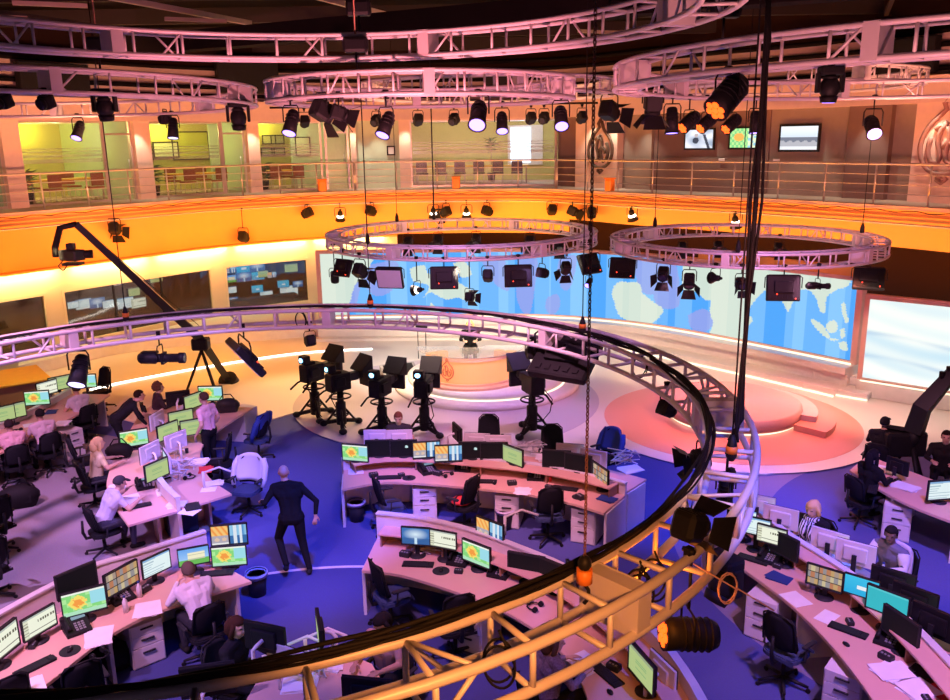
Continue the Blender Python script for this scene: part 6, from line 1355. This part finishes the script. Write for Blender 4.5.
def person(xy, yaw, pose, label, shirt, trousers, hair='short', hcol=(.03, .02, .015), skin='skin', sleeve='short', hyaw=0, hpitch=0, z=0, s=1.0, shirt2=None, over=None, build=1.0, shoes=(.02, .02, .02)):
    P = {k: ([Vector(v) for v in q] if isinstance(q, list) else Vector(q)) for k, q in POSES[pose].items()}
    for k, v in (over or {}).items(): P[k] = [Vector(x) for x in v] if isinstance(v, list) else Vector(v)
    B = Body(); hip, ch, nk, hd = P['hip'], P['chest'], P['neck'], P['head']; w = .19 * build
    up = (nk - hip).normalized(); wst = hip.lerp(ch, .5); fw = Vector((1, 0, 0)).cross(up) * -1
    B.chain([hip + V(-.08, 0, 0), hip + V(.08, 0, 0)], [.125, .125], 'legs'); B.chain([hip + V(-.05, 0, .05), wst + V(-.055, 0, 0), ch + V(-.075, 0, 0)], [.115 * build, .108 * build, .115 * build], 'shirt'); B.chain([hip + V(.05, 0, .05), wst + V(.055, 0, 0), ch + V(.075, 0, 0)], [.115 * build, .108 * build, .115 * build], 'shirt')
    sh = [ch.lerp(nk, .72) + V(-w, 0, -.02), ch.lerp(nk, .72) + V(w, 0, -.02)]
    B.chain([sh[0], ch.lerp(nk, .78), sh[1]], [.072, .085, .072], 'shirt'); B.chain([ch, ch.lerp(nk, .75)], [.12, .09], 'shirt'); B.chain([nk - up * .03, hd - V(0, .015, .06)], [.055, .052], 'skin')
    for i, sd in ((0, -1), (1, 1)):
        B.chain([sh[i], ch + V(sd * .12, 0, 0)], [.075, .10], 'shirt')
        e, wr = P['el'][i], P['wr'][i]; m = sh[i].lerp(e, .62); B.seg(sh[i], m, .062, .052, 'shirt'); B.seg(m, e, .048, .043, 'shirt' if sleeve == 'long' else 'skin')
        B.seg(e, e.lerp(wr, .85), .045, .032, 'shirt' if sleeve == 'long' else 'skin'); B.seg(e.lerp(wr, .85), wr, .029, .026, 'skin')
        hand(B, wr, (wr - e), V(-sd * .3, .2, -1), sd, .35 if pose != 'walk' else .8)
        k, a = P['kn'][i], P['an'][i]; h = hip + V(sd * .10, 0, -.02)
        B.chain([h, k, a + V(0, 0, .02)], [.095, .066, .046], 'legs'); tdir = V(a.x * .1, 1, 0).normalized(); B.seg(a + V(0, -.03, -.045), a + tdir * .15 + V(0, 0, -.062), .045, .036, 'shoe')
    Hm = Matrix.Translation(hd) @ Matrix.Rotation(Rd(hyaw), 4, 'Z') @ Matrix.Rotation(Rd(hpitch), 4, 'X')
    T = lambda *p: Hm @ Vector(p)
    for c, rr in (((0, -.012, .03), (.076, .096, .092)), ((0, .02, -.035), (.060, .070, .078)), ((0, .045, -.075), (.036, .038, .03))): B.mb.ball(c, rr, 14, X=Hm)
    B.g.append((T(0, 0, .03), T(0, .02, -.06), .09, .07, 'skin'))
    B.mb.tube([(0, .075, .03), (0, .108, -.012), (0, .085, -.022)], [.010, .017, .012], 6, X=Hm)
    for sx in (-1, 1): B.mb.ball((sx * .076, -.005, .0), (.014, .022, .032), 8, X=Hm); B.mb.ball((sx * .034, .066, .042), (.02, .02, .012), 8, X=Hm)
    base = bpy.data.meshes.new('body'); base.from_pydata(B.mb.v, [], B.mb.f); base.update()
    tmp = bpy.data.objects.new('body', base); COL.objects.link(tmp); md = tmp.modifiers.new('r', 'REMESH'); md.mode = 'VOXEL'; md.voxel_size = .0085; md.use_smooth_shade = True
    m2 = tmp.modifiers.new('s', 'SMOOTH'); m2.factor = .5; m2.iterations = 3
    dg = bpy.context.evaluated_depsgraph_get(); me = bpy.data.meshes.new_from_object(tmp.evaluated_get(dg)); bpy.data.objects.remove(tmp)
    n = len(me.polygons); C = np.empty(n * 3, np.float32); me.polygons.foreach_get('center', C); C = C.reshape(-1, 3)
    best = np.full(n, 1e9); idx = np.zeros(n, int); tags = {'skin': 0, 'shirt': 1, 'legs': 2, 'shoe': 3}
    for a, b, r0, r1, tg in B.g:
        a, d = np.array(a), np.array(b - a); t = np.clip(((C - a) @ d) / max(1e-9, d @ d), 0, 1); q = np.linalg.norm(C - (a + t[:, None] * d), axis=1) - (r0 + (r1 - r0) * t)
        m = q < best; best[m] = q[m]; idx[m] = tags[tg]
    Hi = np.array(Hm.inverted()); L = C @ Hi[:3, :3].T + Hi[:3, 3]
    hm = (np.abs(L[:, 0]) < .1) & (L[:, 2] > -.11) & (np.abs(L[:, 1]) < .14) & (L[:, 2] < .15); idx[hm & (L[:, 2] > -.09)] = 0
    for sx in (-1, 1): idx[(np.hypot(L[:, 0] - sx * .033, (L[:, 2] - .022) * 1.6) < .015) & (L[:, 1] > .05) & hm] = 5
    idx[(np.abs(L[:, 0]) < .024) & (np.abs(L[:, 2] + .052) < .008) & (L[:, 1] > .05) & hm] = 4
    if hair != 'bald' : pass
    for m in (K[skin], cloth(shirt), cloth(trousers), cloth(shoes), K['lip'], K['eye']): me.materials.append(m)
    me.polygons.foreach_set('material_index', idx.astype(np.int32)); me.polygons.foreach_set('use_smooth', np.ones(n, bool)); me.update(); me.name = 'body'
    r = thing('person', label, 'person', (xy[0], xy[1], z), Rd(yaw), None, (s, s, s))
    link('body', me, r)
    if hair != 'bald':
        H = MB(); H.ball((0, -.018, .035), (.088, .108, .104), 20)
        vs = []
        for x, y, zz in H.v:
            fr = (y > .02 and zz < .075) or (zz < -.02 and hair in ('short', 'cap')) or (y > -.01 and zz < .02 and hair in ('short', 'cap'))
            if fr: x, y, zz = x * .72, (y + .018) * .7 - .018, (zz - .035) * .72 + .035
            vs.append((x, y, zz))
        H.v = vs; hm_ = cloth(hcol)
        if hair in ('long', 'bob', 'scarf'):
            e = {'long': -.26, 'bob': -.12, 'scarf': -.16}[hair]
            for sx in (-1, 1): H.tube([(sx * .06, -.01, .07), (sx * .085, -.012, 0), (sx * .085, -.02, e * .7), (sx * .06, -.03, e)], [.03, .030, .032, .018], 8)
            H.tube([(0, -.08, .08), (0, -.10, 0), (0, -.09, e * .7), (0, -.08, e - .02)], [.05, .07, .075, .04], 10)
        if hair == 'curly':
            R_ = random.Random(4)
            for i in range(60):
                a, b = R_.uniform(0, 6.28), R_.uniform(-.6, 1.4); H.ball((.10 * math.cos(a) * math.cos(b), -.03 + .11 * math.sin(a) * math.cos(b) * (1 if math.sin(a) < .3 else .4), .03 + .115 * math.sin(b)), .03, 6)
        o = part('cap' if hair == 'cap' else 'hair', H, hm_, r); o.matrix_local = Hm
        if hair == 'cap':
            pk = MB(); pk.strip([(.085 * math.cos(t), .07 + .0 * t) for t in np.linspace(PI, 0, 9)], [(.08 * math.cos(t), .07 + .085 * math.sin(t)) for t in np.linspace(PI, 0, 9)], .065, .078); o2 = part('peak', pk, hm_, o)
    if shirt2:       # open cardigan over the top
        g = bowed(.46, .42, P['hip'].z + .02, nk.z + .01, -.02, .035, .02, 10, 8); part('cardigan', g, cloth(shirt2), r).location = (0, ch.y - .12, 0)
        for i in (0, 1): part('cardigan_sleeve', MB().tube([sh[i], sh[i].lerp(P['el'][i], .6), P['el'][i], P['el'][i].lerp(P['wr'][i], .8)], [.085, .072, .06, .045], 10), cloth(shirt2), r)
    return r
def seated(px, py, yaw, zref, pose, label, shirt, trousers, chair_label=None, cyaw=None, **kw):
    """px, py is the photo point of the hips / seat at height zref"""
    p = at(px, py, zref); b_ = .08 if pose == 'lean' else .03; person((p.x + b_ * math.sin(Rd(yaw)), p.y - b_ * math.cos(Rd(yaw))), yaw, pose, label, shirt, trousers, **kw)
    if chair_label:
        y = Rd(yaw if cyaw is None else cyaw); place('chair', 'office_chair', chair_label, 'chair', Vector((p.x - .10 * -math.sin(y), p.y - .10 * math.cos(y), 0)), y, 'newsroom office chairs', (1, 1, .87))
def speckle():
    m = mat('patterned_fabric', (.20, .16, .22), .85, 0, .75, 45, spec=.1); return m
BLK = (.012, .012, .014); NAVY = (.02, .025, .05)
p = at(291, 573, 0); person((p.x + .05, p.y), 6, 'walk', 'bald man all in black striding away across the blue carpet', BLK, BLK, 'bald', skin='skin', sleeve='long', s=1.0)
p = at(213, 476, 0); person((p.x, p.y), 70, 'stand', 'man in a pink short-sleeved shirt standing at the island desk', (.80, .52, .58), BLK, 'short', (.08, .045, .03), s=1.0)
p = at(122, 430, .7); person((p.x, p.y), -62, 'bend', 'man in a dark jacket leaning over the island desk on both hands', (.014, .014, .018), BLK, 'short', (.025, .015, .01), sleeve='long', skin='skin')
seated(158, 416, -60, .55, 'sit', 'curly-haired woman in dark clothes at the far end of the island', (.05, .03, .04), BLK, 'chair of the curly-haired woman at the far end of the island', hair='curly', hcol=(.16, .08, .05), sleeve='long')
seated(82, 418, 58, .55, 'sit', 'man in a lilac-white shirt seated at the far left row, back to the camera', (.66, .62, .72), (.03, .03, .05), 'dark chair behind the man in the lilac-white shirt', hcol=(.05, .03, .02), sleeve='short')
seated(46, 446, 48, .55, 'sit', 'man in a pale rose shirt seated at the far left row, middle of three', (.62, .47, .52), (.03, .03, .05), 'dark mesh chair behind the man in the pale rose shirt', hcol=(.015, .012, .012), skin='skin2')
seated(15, 458, 40, .55, 'sit', 'man in a pink shirt seated at the left edge, nearest of three', (.70, .42, .45), (.03, .03, .05), 'large dark chair of the man in pink at the left edge', hcol=(.03, .02, .02), skin='skin2')
seated(98, 478, -52, .55, 'sit', 'blond woman in a pale yellow top at the left half of the island', (.78, .66, .38), (.03, .03, .04), 'chair behind the blond woman in yellow', hair='bob', hcol=(.85, .62, .30), sleeve='short')
seated(108, 521, -48, .55, 'lean', 'man with a dark cap and striped lilac shirt at the near end of the island', (.58, .56, .72), (.05, .05, .08), 'mesh chair of the man with the cap', hair='cap', hcol=(.06, .05, .06), hpitch=-20)
seated(201, 619, 42, .55, 'lean', 'grey-haired man in a white shirt bent over the left foreground desk', (.66, .62, .72), (.03, .03, .04), 'dark chair behind the man in the white shirt', hcol=(.12, .09, .08), sleeve='long')
seated(236, 676, -112, .55, 'sit', 'dark-haired woman in black beside the round-ended desk', (.015, .014, .018), BLK, 'grey mesh chair of the dark-haired woman in black', hair='bob', hcol=(.05, .022, .014), sleeve='long', hpitch=-10)
seated(388, 671, 150, .55, 'sit', 'person with shiny black hair seen from above at the bottom of the picture', (.35, .22, .24), BLK, 'chair of the person with shiny black hair at the bottom of the picture', cyaw=150, hcol=(.012, .01, .012), skin='skin2', hpitch=-25, hair='bob')
seated(548, 697, -62, .55, 'sit', 'grey-haired woman in a patterned top behind the foreground ring', (.16, .12, .17), BLK, 'blue-grey chair of the woman in the patterned top', hair='bob', hcol=(.09, .06, .06), sleeve='long', hpitch=-10, hyaw=-20)
seated(812, 548, 128, .55, 'sit', 'blond woman in black with a patterned scarf at the right desk row', (.018, .016, .02), BLK, 'dark chair behind the blond woman', hair='bob', hcol=(.85, .55, .26), sleeve='long', hpitch=-18)
seated(890, 577, 118, .55, 'sit', 'woman in a white cardigan and grey top at the right desk row', (.18, .16, .22), BLK, 'rounded mesh chair of the woman in the white cardigan', hair='short', hcol=(.02, .015, .015), skin='skin3', shirt2=(.74, .66, .66), hyaw=25, sleeve='long', hpitch=-8)
seated(866, 493, -70, .55, 'sit', 'long-haired dark woman in black at the small desk by the right edge', BLK, BLK, 'chair behind the long-haired woman in black', hair='long', hcol=(.012, .01, .012), sleeve='long')
seated(880, 457, -40, .55, 'sit', 'crane operator in black with a cap, seated before the white screen', (.02, .02, .022), BLK, 'dark chair of the crane operator', hair='cap', hcol=(.02, .02, .022), sleeve='long')
seated(942, 470, 150, .55, 'sit', 'person in dark clothes behind the crane arm at the right edge', (.02, .018, .02), BLK, None, hair='short', hcol=(.02, .012, .01), sleeve='long')
seated(400, 448, 178, .55, 'sit', 'brown-haired person half hidden by monitors beyond the centre bench', (.05, .04, .05), BLK, 'wide dark chair beyond the left end of the centre bench', hcol=(.22, .08, .05), hpitch=-15)
person((-.12, 21.75), 180, 'sit', 'blond news presenter in black seated behind the anchor desk', BLK, BLK, 'long', (.80, .50, .18), z=.05, sleeve='long', s=.97)
o = [x for x in COL.objects if x.get('label', '').startswith('blond news presenter')][0]; o.location.z = .55; o.location.y = 21.75; o.scale = (.97,) * 3; place('chair', 'stool', 'high stool under the blond presenter behind the anchor desk', 'stool', (-.12, 21.78, .37), PI, None, (1, 1, 1.36), skip=('backrest', 'back_frame', 'back_stem', 'armrest'))
for x in COL.objects:
    if x.get('label', '').startswith('grey-haired woman in a patterned'): x.children[0].data.materials[1] = speckle()
# the blond woman's patterned scarf
sc_ = at(812, 548, .55); r = thing('scarf', 'black and white patterned scarf round the neck of the blond woman', 'scarf', (sc_.x, sc_.y, 0), Rd(128))
def scarfmat():
    m = mat('zebra_cloth', (.6, .55, .65), .8); nt = m.node_tree; w = nt.nodes.new('ShaderNodeTexWave'); w.inputs['Scale'].default_value = 9; w.inputs['Distortion'].default_value = 6
    tc = nt.nodes.new('ShaderNodeTexCoord'); nt.links.new(tc.outputs['Object'], w.inputs['Vector']); cr_ = nt.nodes.new('ShaderNodeValToRGB'); cr_.color_ramp.elements[0].position = .45; cr_.color_ramp.elements[1].position = .55; cr_.color_ramp.elements[0].color = (.02, .02, .03, 1); cr_.color_ramp.elements[1].color = (.7, .65, .75, 1)
    nt.links.new(w.outputs['Fac'], cr_.inputs['Fac']); nt.links.new(cr_.outputs['Color'], nt.nodes['Principled BSDF'].inputs['Base Color']); return m
zm = scarfmat()
part('loop', MB().tube([(.085 * math.cos(t), .08 + .085 * math.sin(t), 1.06) for t in np.linspace(0, 6.283, 15)[:-1]], .035, 8, True), zm, r)
part('tail', MB().tube([(-.05, .17, 1.04), (-.06, .21, .92), (-.07, .22, .76)], [.045, .06, .06], 8), zm, r); part('tail', MB().tube([(.05, .17, 1.04), (.06, .21, .92), (.06, .22, .78)], [.045, .06, .06], 8), zm, r)
# ---------------------------------------------------------------- light
def spot(loc, tgt, col, P, ang=50, blend=.5, size=.12, name='spot_light'):
    l = bpy.data.lights.new(name, 'SPOT'); l.energy = P; l.color = col; l.spot_size = Rd(ang); l.spot_blend = blend; l.shadow_soft_size = size
    o = bpy.data.objects.new(name, l); COL.objects.link(o); o.location = loc; o.rotation_euler = (Vector(tgt) - Vector(loc)).to_track_quat('-Z', 'Y').to_euler(); return o
def point(loc, col, P, size=.1, name='point_light'):
    l = bpy.data.lights.new(name, 'POINT'); l.energy = P; l.color = col; l.shadow_soft_size = size; o = bpy.data.objects.new(name, l); COL.objects.link(o); o.location = loc; return o
def area(loc, d, up_len, wid, col, P, name='area_light', xdir=None):
    l = bpy.data.lights.new(name, 'AREA'); l.shape = 'RECTANGLE'; l.size = up_len; l.size_y = wid; l.energy = P; l.color = col
    o = bpy.data.objects.new(name, l); COL.objects.link(o); o.location = loc
    z = -Vector(d).normalized(); x = Vector(xdir).normalized() if xdir is not None else frame_of(z)[0]; x = (x - z * x.dot(z)).normalized(); y = z.cross(x)
    o.rotation_euler = Matrix((x, y, z)).transposed().to_euler(); return o
PINK = (1, .38, .60); LIL = (.66, .36, 1); BLUE = (.07, .11, 1); WARM = (1, .80, .58); ORG = (1, .2, .01); RED = (1, .15, .09)
for a, b, c, P, g in (((-4.5, 6.5, 6.7), (-4.6, 9.6, .7), PINK, 1500, 50), ((-1.5, 7.5, 6.7), (-.4, 10.2, .7), PINK, 1500, 50), ((3.9, 6.0, 6.7), (4.9, 9.2, .7), PINK, 1400, 50), ((-8, 11, 6.7), (-7.8, 15.5, .7), PINK, 1500, 50), ((-3.5, 10.5, 6.7), (-5.2, 14.2, .7), LIL, 1500, 45), ((0, 10.5, 6.7), (.3, 13.9, .7), PINK, 1900, 50), ((5.5, 9, 6.7), (7.6, 12.6, .7), PINK, 1200, 45),
 ((-1.2, 9, 6.7), (-3.2, 13.2, 0), BLUE, 3600, 48), ((4.3, 12.4, 6.7), (4.1, 14.2, 0), BLUE, 2600, 46), ((6, 8, 6.7), (6.2, 11.8, 0), BLUE, 2600, 45), ((-2, 6, 6.7), (-1.4, 8.8, 0), BLUE, 800, 50), ((-9, 9, 6.7), (-8, 12.5, 0), LIL, 2600, 65), ((4, 5, 6.7), (3, 8.5, 0), BLUE, 1500, 50), ((-6, 5, 6.7), (-5, 8, 0), LIL, 1700, 60)):
    spot(a, b, c, P, g, .7)
# stage
for a, b, c, P, g in (((-3, 20, 3.8), (-.5, 23.5, 0), WARM, 1400, 80), ((2.4, 20.4, 3.8), (.6, 23.8, .5), WARM, 1400, 80), ((-.3, 18.2, 3.75), (-.1, 21.5, 1), WARM, 1100, 60), ((-3.4, 22, 3.8), (-4.2, 20.8, 0), (1, .60, .25), 900, 85), ((-4.5, 24.6, 4.6), (-6.8, 24.6, 0), (1, .36, .03), 900, 80), ((-7.5, 22.5, 4.4), (-9, 24, .3), (1, .42, .06), 700, 80),
 ((1.2, 18.6, 3.75), (.8, 18.8, 0), LIL, 700, 85), ((-1.5, 18.8, 3.75), (-1.8, 17.6, 0), (1, .66, .55), 420, 85), ((6.2, 21.9, 3.8), (7.2, 18.6, 0), RED, 1450, 75), ((4.2, 17.2, 3.8), (5.2, 18.2, 0), PINK, 420, 85), ((8.8, 18.5, 3.8), (6.6, 19.4, 0), (1, .24, .15), 1200, 80), ((4.6, 21.6, 3.8), (5.8, 23.4, .3), (1, .66, .42), 520, 85), ((8.2, 17.6, 3.8), (9.6, 19.4, .2), (1, .62, .45), 420, 80), ((6.5, 16.3, 3.8), (6.4, 15.6, 0), (1, .4, .6), 420, 75)):
    spot(a, b, c, P, g, .7, .2)
spot((-9.5, 19, 4.2), (-11.3, 20.8, .8), (1, .72, .3), 500, 50, .7, .2)  # added spot that brightens the yellow counter, no fixture hangs here
# fascia washers and the cove above the control room windows
N = 14
for i in range(N):
    t = 3 + (LE - 6) * (i + .5) / N; p = EDGE.pt(t) - 1.7 * EDGE.nor(t); n = EDGE.nor(t); tg = EDGE.tan(t)
    mid = 1 - abs(i - 7.5) / 9
    area((p[0], p[1], 3.1), (n[0], n[1], .75), 3.0, .2, (1, .23 + .10 * mid, .006), 78 + 26 * mid, 'fascia_washer', (tg[0], tg[1], 0))
TC = EDGE.px(390, 2.5)
for i in range(8):
    t = 2 + (TC - 2) * (i + .5) / 8; p = EDGE.pt(t) - .24 * EDGE.nor(t); n = EDGE.nor(t); tg = EDGE.tan(t)
    area((p[0], p[1], 2.86), (n[0] * .6, n[1] * .6, -.9), 2.6, .1, (1, .82, .38), 34, 'cove_light', (tg[0], tg[1], 0))
# offices, then spots added to brighten the gallery columns and header
for x, off, z, c, P in ((60, 2.2, 6.9, (1, .92, .40), 62), (190, 2.2, 6.9, (1, .92, .40), 62), (290, 2.2, 6.9, (1, .92, .45), 55), (-40, 2.2, 6.9, (1, .95, .55), 70), (450, 2.6, 6.9, (1, .95, .75), 90), (530, 3.0, 6.9, (.9, .95, 1), 70), (36, 4.1, 7.0, (1, .80, .08), 45), (165, 4.1, 7.0, (1, .85, .15), 45), (266, 4.1, 7.0, (1, .82, .12), 30)):
    t = EDGE.px(x, GZ + 1, GO + off); p = EDGE.pt(t) + (GO + off) * EDGE.nor(t); point((p[0], p[1], z), c, P, .15, 'office_light')
for x in (141, 253, 353, 378, 405, 590, 612, 640, 700, 745, 800, 865, 935):
    t = EDGE.px(x, GZ + 2, GO - .5); p = EDGE.pt(t) + (GO - .62) * EDGE.nor(t); spot((p[0], p[1], 7.2), (p[0] + .3 * EDGE.nor(t)[0], p[1] + .3 * EDGE.nor(t)[1], 5.2), (1, .86, .68), 95, 75, .8, .05, 'gallery_fill_spot')
# coloured spots added to tint the upper rings from below
for a, b, c, P, g in (((-8, 12, 4.6), (-9, 17, 7.6), (1, .26, .30), 1500, 120), ((-1, 9.5, 4.8), (-1.4, 13.5, 7.8), (1, .26, .30), 1500, 120), ((5.5, 9, 4.8), (6, 14, 7.6), (1, .26, .30), 1500, 120), ((0, 18, 5), (0, 24, 8.2), (1, .38, .16), 2000, 110), ((-9, 20, 5), (-10, 27, 8.2), (1, .38, .2), 1900, 110), ((8, 16, 5), (9, 21, 8.0), (1, .32, .2), 1200, 110)):
    spot(a, b, c, P, g, .8, .2)
spot((2.5, 5.5, 4.6), (4.2, 9.5, 7.8), (1, .30, .30), 700, 120, .8, .2); spot((8, 8, 4.6), (9, 10, 7.6), (1, .32, .28), 600, 120, .8, .2)
# the glowing orange lamp beside the right bend, and spots added to turn the ring's near arc orange
c = on_ring('near', 692, 'near'); point((c.x - .35, c.y - .35, 3.05), ORG, 18, .08, 'orange_lamp_light')
spot((.6, 2.6, 4.8), (.2, 5.0, 3.3), (1, .31, .07), 430, 80, .8, .1); spot((2.2, 5.2, 5.2), (2.2, 7.6, 3.3), (1, .46, .34), 200, 60, .8, .1)
# violet on the far part of the foreground ring and on the stage rings
for a, b, P in (((-5, 11, 5.2), (-6, 15, 3.4), 260), ((-1, 12.5, 5.4), (-2, 15.4, 3.4), 220), ((2.2, 11.5, 5.0), (2.0, 13.5, 3.4), 90), ((-.5, 16, 5.4), (-.3, 18.4, 4.0), 220), ((5.5, 14.4, 5.4), (6, 16.6, 4.0), 220)): spot(a, b, (.78, .34, .9), P, 90, .8, .1)
for x, off in ((140, 2.6), (268, 2.6)):
    t = EDGE.px(x, 1.5, off); p = EDGE.pt(t) + off * EDGE.nor(t); point((p[0], p[1], 2.9), (1, .8, .5), 8, .2, 'control_room_light')
w = bpy.data.worlds.new('hall_air'); w.use_nodes = True; SC.world = w
w.node_tree.nodes['Background'].inputs['Color'].default_value = (.55, .35, .6, 1); w.node_tree.nodes['Background'].inputs['Strength'].default_value = 0.09
SC.view_settings.view_transform = 'Standard'; SC.view_settings.look = 'None'; SC.view_settings.exposure = 0; SC.view_settings.gamma = 1; SC.view_settings.use_curve_mapping = False
SC.cycles.use_denoising = True; SC.cycles.max_bounces = 6; SC.cycles.transparent_max_bounces = 12; SC.cycles.sample_clamp_indirect = 4
print('objects', len(COL.objects))
